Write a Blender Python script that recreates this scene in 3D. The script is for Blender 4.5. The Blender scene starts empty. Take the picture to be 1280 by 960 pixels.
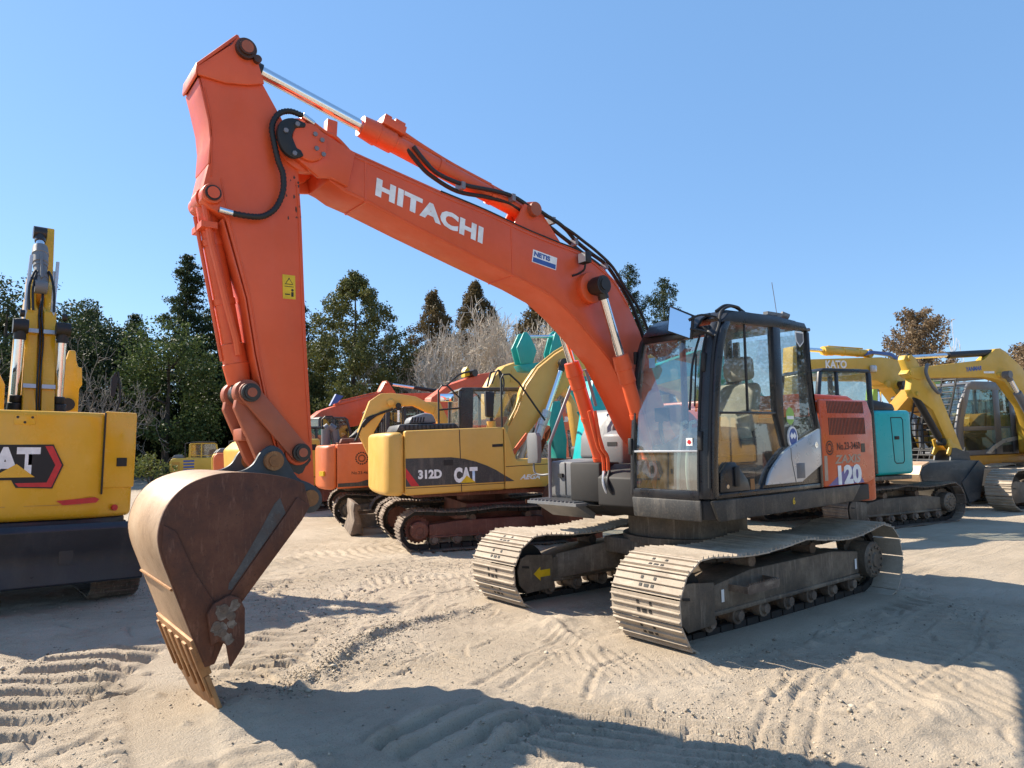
import bpy, bmesh, math, random
import numpy as np
from mathutils import Vector, Matrix

R = math.radians
random.seed(7)
rng = np.random.default_rng(7)
SC = bpy.context.scene
COL = SC.collection
TILT = R(1.7)                                    # the yard rises gently towards -X

# ------------------------------------------------------------------ materials
def new_mat(name):
    m = bpy.data.materials.new(name); m.use_nodes = True
    nt = m.node_tree
    return m, nt, nt.nodes['Principled BSDF']

def N(nt, kind, **kw):
    n = nt.nodes.new(kind)
    for k, v in kw.items():
        if k.startswith('i_'):
            n.inputs[k[2:].replace('_', ' ')].default_value = v
        else:
            setattr(n, k, v)
    return n

def noise(nt, scale, detail=4, rough=.6, coord='Object', stretch=None):
    tc = N(nt, 'ShaderNodeTexCoord')
    src = tc.outputs[coord]
    if stretch:
        mp = N(nt, 'ShaderNodeMapping'); mp.inputs['Scale'].default_value = stretch
        nt.links.new(src, mp.inputs['Vector']); src = mp.outputs['Vector']
    n = N(nt, 'ShaderNodeTexNoise'); n.inputs['Scale'].default_value = scale
    n.inputs['Detail'].default_value = detail; n.inputs['Roughness'].default_value = rough
    nt.links.new(src, n.inputs['Vector'])
    return n.outputs['Fac']

def ramp(nt, fac, stops):
    r = N(nt, 'ShaderNodeValToRGB')
    el = r.color_ramp.elements
    while len(el) < len(stops): el.new(.5)
    for e, (p, c) in zip(el, stops):
        e.position = p; e.color = (c[0], c[1], c[2], 1) if isinstance(c, tuple) else (c, c, c, 1)
    nt.links.new(fac, r.inputs['Fac'])
    return r.outputs['Color']

def mix(nt, fac, a, b):
    n = N(nt, 'ShaderNodeMix', data_type='RGBA')
    for sock, val in ((n.inputs[0], fac), (n.inputs[6], a), (n.inputs[7], b)):
        if hasattr(val, 'is_output'): nt.links.new(val, sock)
        elif isinstance(val, tuple): sock.default_value = (*val, 1)
        else: sock.default_value = val
    return n.outputs[2]

def bump(nt, b, height, strength=.3, dist=.01):
    n = N(nt, 'ShaderNodeBump'); n.inputs['Strength'].default_value = strength; n.inputs['Distance'].default_value = dist
    nt.links.new(height, n.inputs['Height']); nt.links.new(n.outputs['Normal'], b.inputs['Normal'])

def paint(name, col, rough=.42, fade=.16, dust=.22, dustcol=(.42, .35, .27), metal=0.0, chips=None, spec=.5, scale=1.0):
    m, nt, b = new_mat(name)
    dk = tuple(c * (1 - fade * 1.3) for c in col); lt = tuple(min(1, c * (1 + fade) + .012) for c in col)
    c = ramp(nt, noise(nt, 1.3 * scale, 6, .65), [(.3, dk), (.7, lt)])
    streak = ramp(nt, noise(nt, 6 * scale, 5, .7, stretch=(1, 1, .18)), [(.52, 0.0), (.78, dust)])
    c = mix(nt, streak, c, dustcol)
    if chips:
        ch = ramp(nt, noise(nt, 11 * scale, 9, .82), [(.705, 0.0), (.735, 1.0)])
        c = mix(nt, ch, c, chips)
    fine = ramp(nt, noise(nt, 55 * scale, 4, .75), [(.50, 0.0), (.78, dust * .6)])
    c = mix(nt, fine, c, dustcol)
    nt.links.new(c, b.inputs['Base Color'])
    rr = ramp(nt, noise(nt, 5 * scale, 5, .7), [(.3, max(.05, rough - .1)), (.75, min(1, rough + .2))])
    nt.links.new(rr, b.inputs['Roughness'])
    b.inputs['Metallic'].default_value = metal
    b.inputs['Specular IOR Level'].default_value = spec
    bump(nt, b, noise(nt, 2.2 * scale, 3, .5), .05, .02)
    return m

def flat(name, col, rough=.5, metal=0.0, spec=.5):
    m, nt, b = new_mat(name)
    lt = tuple(min(1, c * 1.12) for c in col); dk = tuple(c * .86 for c in col)
    nt.links.new(ramp(nt, noise(nt, 14, 4), [(.3, dk), (.7, lt)]), b.inputs['Base Color'])
    b.inputs['Roughness'].default_value = rough; b.inputs['Metallic'].default_value = metal
    b.inputs['Specular IOR Level'].default_value = spec
    return m

def steel_worn(name, rust, light, dark, scale=1.0, rough=.62, metal=.25, scratch=(.25, 6, 1)):
    m, nt, b = new_mat(name)
    c = ramp(nt, noise(nt, 2.6 * scale, 8, .7), [(.28, dark), (.5, rust), (.74, light)])
    sc = ramp(nt, noise(nt, 9 * scale, 6, .7, stretch=scratch), [(.55, 0.0), (.72, .55)])
    c = mix(nt, sc, c, tuple(min(1, x * 1.35 + .03) for x in light))
    sp = ramp(nt, noise(nt, 60 * scale, 3, .7), [(.58, 0.0), (.7, .5)])
    c = mix(nt, sp, c, tuple(x * .45 for x in dark))
    nt.links.new(c, b.inputs['Base Color'])
    b.inputs['Roughness'].default_value = rough; b.inputs['Metallic'].default_value = metal
    bump(nt, b, noise(nt, 45 * scale, 6, .7), .25, .006)
    return m

def glass(name, tint=(.72, .82, .78), refl=1.0, dirt=.10, base=.11):
    m = bpy.data.materials.new(name); m.use_nodes = True
    nt = m.node_tree; nt.nodes.clear()
    out = N(nt, 'ShaderNodeOutputMaterial')
    tr = N(nt, 'ShaderNodeBsdfTransparent'); tr.inputs['Color'].default_value = (*tint, 1)
    gl = N(nt, 'ShaderNodeBsdfGlossy'); gl.inputs['Roughness'].default_value = .02
    gl.inputs['Color'].default_value = (refl, refl, refl, 1)
    df = N(nt, 'ShaderNodeBsdfDiffuse'); df.inputs['Color'].default_value = (.55, .52, .46, 1)
    lw = N(nt, 'ShaderNodeLayerWeight'); lw.inputs['Blend'].default_value = .5
    pw = N(nt, 'ShaderNodeMath', operation='POWER'); pw.inputs[1].default_value = 4.0; nt.links.new(lw.outputs['Facing'], pw.inputs[0])
    fr = N(nt, 'ShaderNodeMath', operation='MULTIPLY_ADD'); fr.inputs[1].default_value = .85; fr.inputs[2].default_value = base; nt.links.new(pw.outputs[0], fr.inputs[0])
    m1 = N(nt, 'ShaderNodeMixShader'); m2 = N(nt, 'ShaderNodeMixShader')
    nt.links.new(fr.outputs[0], m1.inputs['Fac'])
    nt.links.new(tr.outputs['BSDF'], m1.inputs[1]); nt.links.new(gl.outputs['BSDF'], m1.inputs[2])
    d = ramp(nt, noise(nt, 5, 6, .7), [(.42, dirt * .25), (.75, dirt * 1.6)])
    nt.links.new(d, m2.inputs['Fac'])
    nt.links.new(m1.outputs['Shader'], m2.inputs[1]); nt.links.new(df.outputs['BSDF'], m2.inputs[2])
    nt.links.new(m2.outputs['Shader'], out.inputs['Surface'])
    return m

def leaf_mat(name, cols, trans=.25, rough=.6):
    m, nt, b = new_mat(name)
    geo = N(nt, 'ShaderNodeNewGeometry')
    c1 = ramp(nt, geo.outputs['Random Per Island'], [(0.0, cols[0]), (.55, cols[1]), (1.0, cols[2])])
    c2 = ramp(nt, noise(nt, .55, 3, .6), [(.35, cols[0]), (.68, cols[2])])
    c = mix(nt, .45, c1, c2)
    nt.links.new(c, b.inputs['Base Color'])
    b.inputs['Roughness'].default_value = rough; b.inputs['Specular IOR Level'].default_value = .25
    tl = N(nt, 'ShaderNodeBsdfTranslucent'); nt.links.new(c, tl.inputs['Color'])
    ms = N(nt, 'ShaderNodeMixShader'); ms.inputs['Fac'].default_value = trans
    out = nt.nodes['Material Output']
    nt.links.new(b.outputs['BSDF'], ms.inputs[1]); nt.links.new(tl.outputs['BSDF'], ms.inputs[2])
    nt.links.new(ms.outputs['Shader'], out.inputs['Surface'])
    return m

def bark(name, a, b_):
    m, nt, b = new_mat(name)
    nt.links.new(ramp(nt, noise(nt, 3.5, 6, .7, stretch=(1, 1, .35)), [(.35, a), (.65, b_)]), b.inputs['Base Color'])
    b.inputs['Roughness'].default_value = .9
    return m

def chrome(name, col=(.80, .80, .82), rough=.13):
    m, nt, b = new_mat(name)
    b.inputs['Base Color'].default_value = (*col, 1); b.inputs['Metallic'].default_value = 1
    nt.links.new(ramp(nt, noise(nt, 18, 4), [(.35, rough * .7), (.7, rough * 1.8)]), b.inputs['Roughness'])
    return m

SAND = (.42, .35, .27)
M = dict(
    orange=paint('orange_paint', (.70, .090, .018), .38, .08, .055, chips=(.10, .04, .025)),
    orange_deep=paint('orange_panel_paint', (.60, .086, .020), .28, .10, .06, chips=(.16, .07, .04)),
    orange_far=paint('orange_paint_sunbleached', (.60, .13, .03), .42, .14, .14),
    red_orange=paint('red_orange_paint', (.60, .092, .022), .42, .12, .12),
    yellow=paint('yellow_paint', (.73, .385, .012), .2, .05, .05),
    yellow_pale=paint('pale_yellow_paint', (.66, .375, .07), .40, .08, .10),
    yellow_far=paint('far_yellow_paint', (.62, .37, .035), .45, .10, .12),
    amber=paint('amber_paint', (.50, .24, .02), .4, .08, .12),
    teal=paint('teal_paint', (.006, .41, .42), .34, .08, .05),
    teal_far=paint('teal_boom_paint', (.01, .32, .28), .4, .10, .10),
    lime=paint('lime_paint', (.23, .40, .03), .45, .10, .10),
    black=paint('black_cab_paint', (.011, .012, .016), .28, .2, .05),
    black_matt=paint('black_dusty_paint', (.03, .03, .03), .5, .2, .30),
    navy=paint('navy_blade_paint', (.006, .009, .018), .36, .2, .04),
    grey=paint('grey_box_paint', (.155, .16, .165), .5, .10, .18),
    grey_cab=paint('grey_cab_paint', (.115, .12, .135), .38, .1, .10),
    steel_grey=paint('handrail_paint', (.17, .165, .19), .35, .1, .1),
    silver=paint('silver_panel_paint', (.50, .51, .53), .3, .08, .05, metal=.35),
    rubber=flat('black_rubber', (.012, .012, .013), .55),
    dark=flat('dark_iron', (.018, .016, .015), .7),
    grease=flat('greasy_pin', (.022, .017, .014), .4),
    chrome=chrome('chrome_rod'),
    mirror=chrome('mirror_glass', (.82, .86, .92), .03),
    white=flat('white_vinyl', (.80, .80, .79), .45),
    red=flat('red_vinyl', (.55, .02, .025), .35),
    blue=flat('blue_vinyl', (.03, .09, .32), .4),
    pale_blue=flat('pale_blue_vinyl', (.22, .42, .62), .4),
    purple=flat('violet_vinyl', (.12, .10, .30), .4),
    yellow_vinyl=flat('yellow_vinyl', (.70, .45, .01), .45),
    green_vinyl=flat('green_vinyl', (.28, .48, .10), .45),
    ink=flat('black_ink', (.012, .012, .012), .6),
    faded=flat('faded_silver_vinyl', (.42, .30, .22), .5),
    seat=flat('beige_seat_cloth', (.42, .40, .34), .9),
    seat_dark=flat('grey_seat_cloth', (.05, .05, .055), .9),
    lever=flat('pale_lever', (.45, .52, .45), .5),
    glass=glass('cab_glass', (.80, .845, .825), 1.0, .16),
    screen=glass('windscreen_glass', (.78, .86, .82), 1.0, .17, .20),
    glass_dark=glass('dim_cab_glass', (.42, .52, .52), 1.0, .06),
    lamp=flat('lamp_lens', (.55, .54, .50), .15),
    shoe=steel_worn('dusty_track_steel', (.40, .33, .25), (.50, .42, .33), (.28, .22, .165), 1.2, .75, .0, (.4, .4, 4)),
    shoe_dark=steel_worn('old_track_steel', (.16, .115, .085), (.34, .27, .20), (.06, .045, .035), 1.2, .75, .1),
    frame=steel_worn('dusty_black_frame', (.115, .090, .066), (.27, .215, .155), (.045, .038, .031), .9, .6, .0, (3, 3, .3)),
    frame_red=steel_worn('rusty_red_frame', (.16, .055, .035), (.24, .12, .085), (.07, .03, .022), .9, .7, .0, (3, 3, .3)),
    rust=steel_worn('rusty_bucket_steel', (.100, .033, .015), (.150, .060, .030), (.046, .018, .011), 1.3, .72, .0, (3, 3, .6)),
    bucket_back=steel_worn('polished_bucket_back', (.47, .31, .185), (.56, .41, .27), (.29, .175, .10), 1.0, .5, .1, (9, 9, .5)),
    rust_orange=steel_worn('orange_rust', (.30, .14, .05), (.42, .24, .10), (.15, .065, .025), 1.3, .65, .2, (5, 5, .6)),
    worn=steel_worn('scraped_blue_steel', (.060, .060, .062), (.10, .10, .10), (.085, .038, .022), 2.2, .55, .2, (2, 2, 2)),
    mud=steel_worn('dried_grey_mud', (.14, .11, .085), (.30, .26, .215), (.05, .035, .026), 5, .9, .0),
    slate=steel_worn('slate_grey_paint', (.042, .052, .060), (.085, .085, .085), (.030, .028, .028), .8, .5, .2),
    greasy_brown=steel_worn('greasy_brown_pin', (.075, .030, .018), (.14, .055, .03), (.022, .015, .012), 2.0, .5, .1),
    link=paint('worn_orange_link', (.36, .085, .035), .5, .15, .35, dustcol=(.16, .10, .07), chips=(.05, .03, .025)),
)

# ------------------------------------------------------------------ mesh builder
class MB:
    def __init__(s): s.v, s.f, s.m, s.mi, s.cuts = [], [], [], 0, []
    def cut(s):
        """what follows becomes an object of its own"""
        if s.v and (not s.cuts or s.cuts[-1][0] != len(s.v)): s.cuts.append((len(s.v), len(s.f)))
        return s
    def add(s, vs, fs):
        o = len(s.v); s.v += [tuple(map(float, v)) for v in vs]
        s.f += [tuple(i + o for i in f) for f in fs]; s.m += [s.mi] * len(fs); return s
    def mat(s, i): s.mi = i; return s
    def prism(s, poly, a, b, axis='y', poly2=None):
        q = poly2 or poly; n = len(poly)
        put = {'y': lambda p, t: (p[0], t, p[1]), 'z': lambda p, t: (p[0], p[1], t), 'x': lambda p, t: (t, p[0], p[1])}[axis]
        vs = [put(p, a) for p in poly] + [put(p, b) for p in q]
        fs = [tuple(range(n)), tuple(range(2 * n - 1, n - 1, -1))]
        fs += [(i, (i + 1) % n, n + (i + 1) % n, n + i) for i in range(n)]
        return s.add(vs, fs)
    def box(s, c, d, rot=None):
        hx, hy, hz = d[0] / 2, d[1] / 2, d[2] / 2
        vs = [Vector((x, y, z)) for x in (-hx, hx) for y in (-hy, hy) for z in (-hz, hz)]
        if rot is not None: vs = [rot @ v for v in vs]
        vs = [v + Vector(c) for v in vs]
        return s.add(vs, [(0, 1, 3, 2), (4, 6, 7, 5), (0, 4, 5, 1), (2, 3, 7, 6), (0, 2, 6, 4), (1, 5, 7, 3)])
    def span(s, x0, x1, y0, y1, z0, z1):
        return s.box(((x0 + x1) / 2, (y0 + y1) / 2, (z0 + z1) / 2), (abs(x1 - x0), abs(y1 - y0), abs(z1 - z0)))
    def cyl(s, p0, p1, r, r2=None, n=20, cap=True):
        p0, p1 = Vector(p0), Vector(p1); r2 = r if r2 is None else r2
        d = (p1 - p0).normalized(); a = d.orthogonal().normalized(); b = d.cross(a)
        vs = []
        for p, rr in ((p0, r), (p1, r2)):
            for i in range(n):
                t = 2 * math.pi * i / n; vs.append(p + (a * math.cos(t) + b * math.sin(t)) * rr)
        fs = [(i, (i + 1) % n, n + (i + 1) % n, n + i) for i in range(n)]
        if cap: fs += [tuple(range(n - 1, -1, -1)), tuple(range(n, 2 * n))]
        return s.add(vs, fs)
    def rod(s, pts, n=20):
        """lathe along a straight axis: pts = [(point, radius), ...]"""
        for (p, r), (q, r2) in zip(pts, pts[1:]): s.cyl(p, q, r, r2, n)
        return s
    def tube(s, path, r, n=8, smooth=True):
        P = [Vector(p) for p in path]
        if smooth and len(P) > 2: P = catmull(P, 5)
        k = len(P); vs = []; up = None
        for i, p in enumerate(P):
            d = (P[min(i + 1, k - 1)] - P[max(i - 1, 0)]).normalized()
            if up is None: up = d.orthogonal().normalized()
            up = (up - d * up.dot(d))
            up = up.normalized() if up.length > 1e-6 else d.orthogonal().normalized()
            b = d.cross(up)
            rr = r[min(i, len(r) - 1)] if isinstance(r, (list, tuple)) else r
            for j in range(n):
                t = 2 * math.pi * j / n; vs.append(p + (up * math.cos(t) + b * math.sin(t)) * rr)
        fs = [(i * n + j, i * n + (j + 1) % n, (i + 1) * n + (j + 1) % n, (i + 1) * n + j) for i in range(k - 1) for j in range(n)]
        fs += [tuple(range(n - 1, -1, -1)), tuple(range((k - 1) * n, k * n))]
        return s.add(vs, fs)
    def quad(s, a, b, c, d): return s.add([a, b, c, d], [(0, 1, 2, 3)])
    def sheet(s, poly3): return s.add(poly3, [tuple(range(len(poly3)))])
    def build(s, name, mats, parent=None, bevel=0, smooth=38, seg=2, loc=None):
        if s.cuts:
            ends = [c for c in s.cuts if c[0] < len(s.v)] + [(len(s.v), len(s.f))]; a = (0, 0); first = None
            for e in ends:
                sub = MB(); sub.v = s.v[a[0]:e[0]]; sub.f = [tuple(i - a[0] for i in f) for f in s.f[a[1]:e[1]]]; sub.m = s.m[a[1]:e[1]]
                o = sub.build(name, mats, parent, bevel, smooth, seg, loc); first = first or o; a = e
            return first
        me = bpy.data.meshes.new(name)
        me.from_pydata(s.v, [], s.f)
        mats = mats if isinstance(mats, (list, tuple)) else [mats]
        for m in mats: me.materials.append(m)
        me.polygons.foreach_set('material_index', s.m)
        bm = bmesh.new(); bm.from_mesh(me)
        bmesh.ops.recalc_face_normals(bm, faces=bm.faces)
        if bevel:
            es = [e for e in bm.edges if len(e.link_faces) == 2 and e.calc_face_angle(0) > R(32)]
            bmesh.ops.bevel(bm, geom=es, offset=bevel, segments=seg, profile=.5, affect='EDGES', clamp_overlap=True)
        bm.to_mesh(me); bm.free()
        me.polygons.foreach_set('use_smooth', [True] * len(me.polygons))
        me.set_sharp_from_angle(angle=R(smooth))
        o = bpy.data.objects.new(name, me); COL.objects.link(o)
        if parent: o.parent = parent
        if loc: o.location = loc
        return o

def catmull(P, k=5):
    out = []
    Q = [P[0] * 2 - P[1]] + P + [P[-1] * 2 - P[-2]]
    for i in range(1, len(Q) - 2):
        a, b, c, d = Q[i - 1:i + 3]
        for j in range(k):
            t = j / k
            out.append(.5 * ((2 * b) + (c - a) * t + (2 * a - 5 * b + 4 * c - d) * t * t + (3 * b - a - 3 * c + d) * t ** 3))
    out.append(P[-1])
    return out

def smooth2(poly, k=4, closed=False):
    P = [Vector((p[0], p[1], 0)) for p in poly]
    if closed:
        n = len(P); Q = [P[-1]] + P + [P[0], P[1]]
        out = []
        for i in range(1, n + 1):
            a, b, c, d = Q[i - 1:i + 3]
            for j in range(k):
                t = j / k
                out.append(.5 * ((2 * b) + (c - a) * t + (2 * a - 5 * b + 4 * c - d) * t * t + (3 * b - a - 3 * c + d) * t ** 3))
    else: out = catmull(P, k)
    return [(v.x, v.y) for v in out]

def tag(o, label, cat, group=None, kind=None):
    o['label'] = label; o['category'] = cat
    if group: o['group'] = group
    if kind: o['kind'] = kind
    return o

def thing(name, label, cat, loc, heading=0, tilt=True, group=None):
    o = bpy.data.objects.new(name, None); COL.objects.link(o)
    m = Matrix.Rotation(TILT, 4, 'Y') if tilt else Matrix.Identity(4)
    o.matrix_world = Matrix.Translation(loc) @ m @ Matrix.Rotation(R(heading), 4, 'Z')
    o.empty_display_size = .3
    return tag(o, label, cat, group)

def text(name, s, org, xd, yd, w, h, mat, parent, bold=.02, shear=0.0, depth=.002, spacing=1.0, corners=None):
    """lettering fitted into the rectangle org + xd*w + yd*h, standing `depth` proud of its surface"""
    cu = bpy.data.curves.new(name, 'FONT'); cu.body = s; cu.offset = bold; cu.shear = shear; cu.space_character = spacing
    cu.resolution_u = 3
    tmp = bpy.data.objects.new(name, cu); COL.objects.link(tmp)
    dg = bpy.context.evaluated_depsgraph_get(); dg.update()
    me = bpy.data.meshes.new_from_object(tmp.evaluated_get(dg))
    COL.objects.unlink(tmp); bpy.data.objects.remove(tmp); bpy.data.curves.remove(cu)
    n = len(me.vertices); co = np.empty(n * 3); me.vertices.foreach_get('co', co); co = co.reshape(-1, 3)
    a, b = co.min(0), co.max(0); p = (co - a) / np.maximum(b - a, 1e-6)
    O, X, Y = np.array(org), np.array(xd, float), np.array(yd, float)
    X /= np.linalg.norm(X); Y /= np.linalg.norm(Y); Z = np.cross(X, Y); Z /= np.linalg.norm(Z)
    out = O + p[:, :1] * X * w + p[:, 1:2] * Y * h + Z * depth
    me.vertices.foreach_set('co', out.ravel()); me.update()
    me.materials.clear(); me.materials.append(mat); me.name = name
    o = bpy.data.objects.new(name, me); COL.objects.link(o); o.parent = parent
    return o

def decal(name, poly, v, mat, parent, face=1, t=.003):
    """a thin sticker with a real thickness on a plane of constant v, looking towards face*v"""
    mb = MB().prism(poly, v, v + face * t)
    return mb.build(name, mat, parent)

# ------------------------------------------------------------------ crawler tracks
def track_path(half, r, zc, sag, n):
    pts = []
    for i in range(60): pts.append((half - 2 * half * i / 60, zc - r))
    for i in range(40):
        t = -math.pi / 2 - math.pi * i / 40; pts.append((-half + r * math.cos(t), zc + r * math.sin(t)))
    for i in range(60):
        k = i / 60; pts.append((-half + 2 * half * k, zc + r - sag * (abs(math.sin(2 * math.pi * k)) ** 1.3) * (1.25 if k < .5 else .8)))
    for i in range(40):
        t = math.pi / 2 - math.pi * i / 40; pts.append((half + r * math.cos(t), zc + r * math.sin(t)))
    P = np.array(pts + [pts[0]]); s = np.concatenate([[0], np.cumsum(np.hypot(*np.diff(P, axis=0).T))])
    q = np.linspace(0, s[-1], n, endpoint=False)
    X = np.interp(q, s, P[:, 0]); Z = np.interp(q, s, P[:, 1])
    e = .01
    X2 = np.interp((q + e) % s[-1], s, P[:, 0]); Z2 = np.interp((q + e) % s[-1], s, P[:, 1])
    return list(zip(X, Z, (X2 - X) / e, (Z2 - Z) / e)), s[-1] / n

def belt(mb, half, r, zc, sag, n, y, w, bolts=True):
    st, p = track_path(half, r, zc, sag, n)
    prof = [(-.5, 0), (.5, 0), (.5, .012), (.40, .012), (.375, .034), (.335, .034), (.31, .012), (.04, .012), (.02, .028), (-.02, .028),
            (-.04, .012), (-.30, .012), (-.32, .028), (-.355, .028), (-.38, .012), (-.5, .012)]
    for x, z, tx, tz in st:
        l = math.hypot(tx, tz); tx, tz = tx / l, tz / l; nx, nz = -tz, tx                # outward normal of the running belt
        jit = random.uniform(-.004, .004)
        f = lambda a, b: (x + tx * a * p * .97 + nx * (b + jit), z + tz * a * p * .97 + nz * (b + jit))
        poly = [f(a, b) for a, b in prof]
        mb.mat(0).prism(poly, y - w / 2, y + w / 2)
        mb.mat(1).prism([f(-.46, -.07), (f(.46, -.07)), f(.46, -.003), f(-.46, -.003)], y - .085, y - .045)
        mb.prism([f(-.46, -.07), (f(.46, -.07)), f(.46, -.003), f(-.46, -.003)], y + .045, y + .085)
        if bolts:
            for a, hw, yy in ((.18, .022, 0.0), (.17, .014, -.06), (.17, .014, .06), (-.17, .012, -.065), (-.17, .012, .065)):
                mb.prism([f(a - .07, .0125), f(a + .07, .0125), f(a + .07, .016), f(a - .07, .016)], y + yy - hw, y + yy + hw)
    return st

def track(parent, y, side, half, r, zc, w, n, shoe, frame, sag=.05, detail=True, motor=True, bolts=True):
    """side=+1: outer face looks to +y"""
    mb = MB(); belt(mb, half, r, zc, sag, n, y, w, bolts)
    t = mb.build('track', [shoe, M['dark']], parent, smooth=30)
    hr = r - .10
    fw = min(.17, w * .26)
    fr = MB()
    fr.prism([(-half + hr * .8, zc - hr * .45), (half - hr * .55, zc - hr * .55), (half - hr * .55, zc + hr * .28), (half * .45, zc + hr * .62),
              (-half * .5, zc + hr * .62), (-half + hr * .8, zc + hr * .40)], y - fw, y + fw)
    # lower flange under which the rollers sit
    fr.span(-half + hr * .8, half - hr * .5, y - fw - .012, y + fw + .012, zc - hr * .62, zc - hr * .45 - .002)
    fr.build('track_frame', frame, t, bevel=.012)
    gp = MB()
    for f in (-1, 1):
        gp.cut()
        yy = y + f * (fw + .006)
        c0 = [(half - hr * 1.0, zc - hr * .82), (half + hr * .35, zc - hr * .86), (half + hr * .72, zc - hr * .5), (half + hr * .80, zc + hr * .05),
              (half + hr * .62, zc + hr * .5), (half + hr * .3, zc + hr * .62), (half - hr * 1.0, zc + hr * .48)]
        gp.prism(c0, yy, yy + f * .02)
        gp.mat(1).prism([(half + hr * .22, zc + .02), (half + hr * .6, zc + .035), (half + hr * .62, zc + .06), (half + hr * .24, zc + .048)], yy + f * .0205, yy + f * .024)
        gp.mat(0)
    gp.build('guard_plate', [frame, M['ink']], t, bevel=.006)
    idl = MB().rod([((half, y - .07, zc), hr * .55), ((half, y - .068, zc), hr * .98), ((half, y + .068, zc), hr * .98), ((half, y + .07, zc), hr * .55)], 28)
    idl.build('idler_wheel', M['dark'], t)
    sp = MB()
    nt_ = 21; poly = []
    for i in range(nt_ * 2):
        a = math.pi * i / nt_; rr = hr * (1.06 if i % 2 == 0 else .93)
        poly.append((-half + rr * math.cos(a), zc + rr * math.sin(a)))
    sp.prism(poly, y - .035, y + .035)
    yo = y + side * (fw + .05)
    sp.rod([((-half, y, zc), hr * .72), ((-half, yo, zc), hr * .72), ((-half, yo + side * .02, zc), hr * .62), ((-half, yo + side * .021, zc), hr * .30),
            ((-half, yo + side * .035, zc), hr * .26)], 28)
    for i in range(12):
        a = 2 * math.pi * i / 12
        px, pz = -half + hr * .5 * math.cos(a), zc + hr * .5 * math.sin(a)
        sp.cyl((px, yo + side * .018, pz), (px, yo + side * .034, pz), .014, n=6)
    sp.build('drive_sprocket', frame, t, bevel=0)
    ro = MB(); k = 7
    for i in range(k):
        x = -half + hr * 1.15 + (2 * half - hr * 2.2) * i / (k - 1); z = zc - r + .085 + .055
        ro.cut().rod([((x, y - .13, z), .035), ((x, y - .129, z), .075), ((x, y - .05, z), .075), ((x, y - .049, z), .058), ((x, y + .049, z), .058),
                ((x, y + .05, z), .075), ((x, y + .129, z), .075), ((x, y + .13, z), .035)], 14)
        for f in (-1, 1): ro.cyl((x, y + f * .131, z), (x, y + f * .165, z), .05, .042, n=10)
    for x in (half * .35, -half * .35):
        ro.cut().cyl((x, y - .1, zc + r - .15), (x, y + .1, zc + r - .15), .055, n=14)
    ro.build('track_roller', M['shoe_dark'], t)
    return t

def eye(mb, p, r, w):
    mb.cyl((p[0], p[1] - w, p[2]), (p[0], p[1] + w, p[2]), r, n=18)

def ram(parent, name, base, end, v, rb, rr, split, mat, collar=True, eyes=True, v2=None):
    """hydraulic cylinder from base pin to rod pin (u,z) in the plane v; split = share of the length that is barrel"""
    a = Vector((base[0], v, base[1])); b = Vector((end[0], v if v2 is None else v2, end[1])); d = (b - a)
    s = a + d * split
    mb = MB().cyl(a + d * .02, s, rb, n=22)
    if collar:
        u = d.normalized()
        mb.rod([(s - u * rb * 2.6, rb * 1.02), (s - u * rb * 2.5, rb * 1.18), (s - u * .6 * rb, rb * 1.18), (s - u * .5 * rb, rb * 1.3), (s + u * .1, rb * 1.3 if False else rb * 1.12)], 22)
        side = u.cross(Vector((0, 1, 0))).normalized()
        mb.cyl(a + d * .08 + side * rb * 1.25, s - u * rb + side * rb * 1.25, rb * .2, n=8)
        for k in (.25, .6): mb.cyl(a + d * (split * k) - u * .02, a + d * (split * k) + u * .02, rb * 1.1, n=22)
    if eyes: eye(mb, a, rb * 1.15, rb * .9)
    o = mb.build(name, mat, parent, smooth=30)
    r = MB().cyl(s - d * .02, b - d * .01, rr, n=20)
    if eyes:
        r.mat(1); eye(r, b, rr * 1.7, rr * 1.5)
        u = d.normalized(); r.cyl(b - u * rr * 3.2, b, rr * 1.25, n=16)
    r.build('rod', [M['chrome'], M['grease'] if collar else mat], o, smooth=30)
    return o

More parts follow.
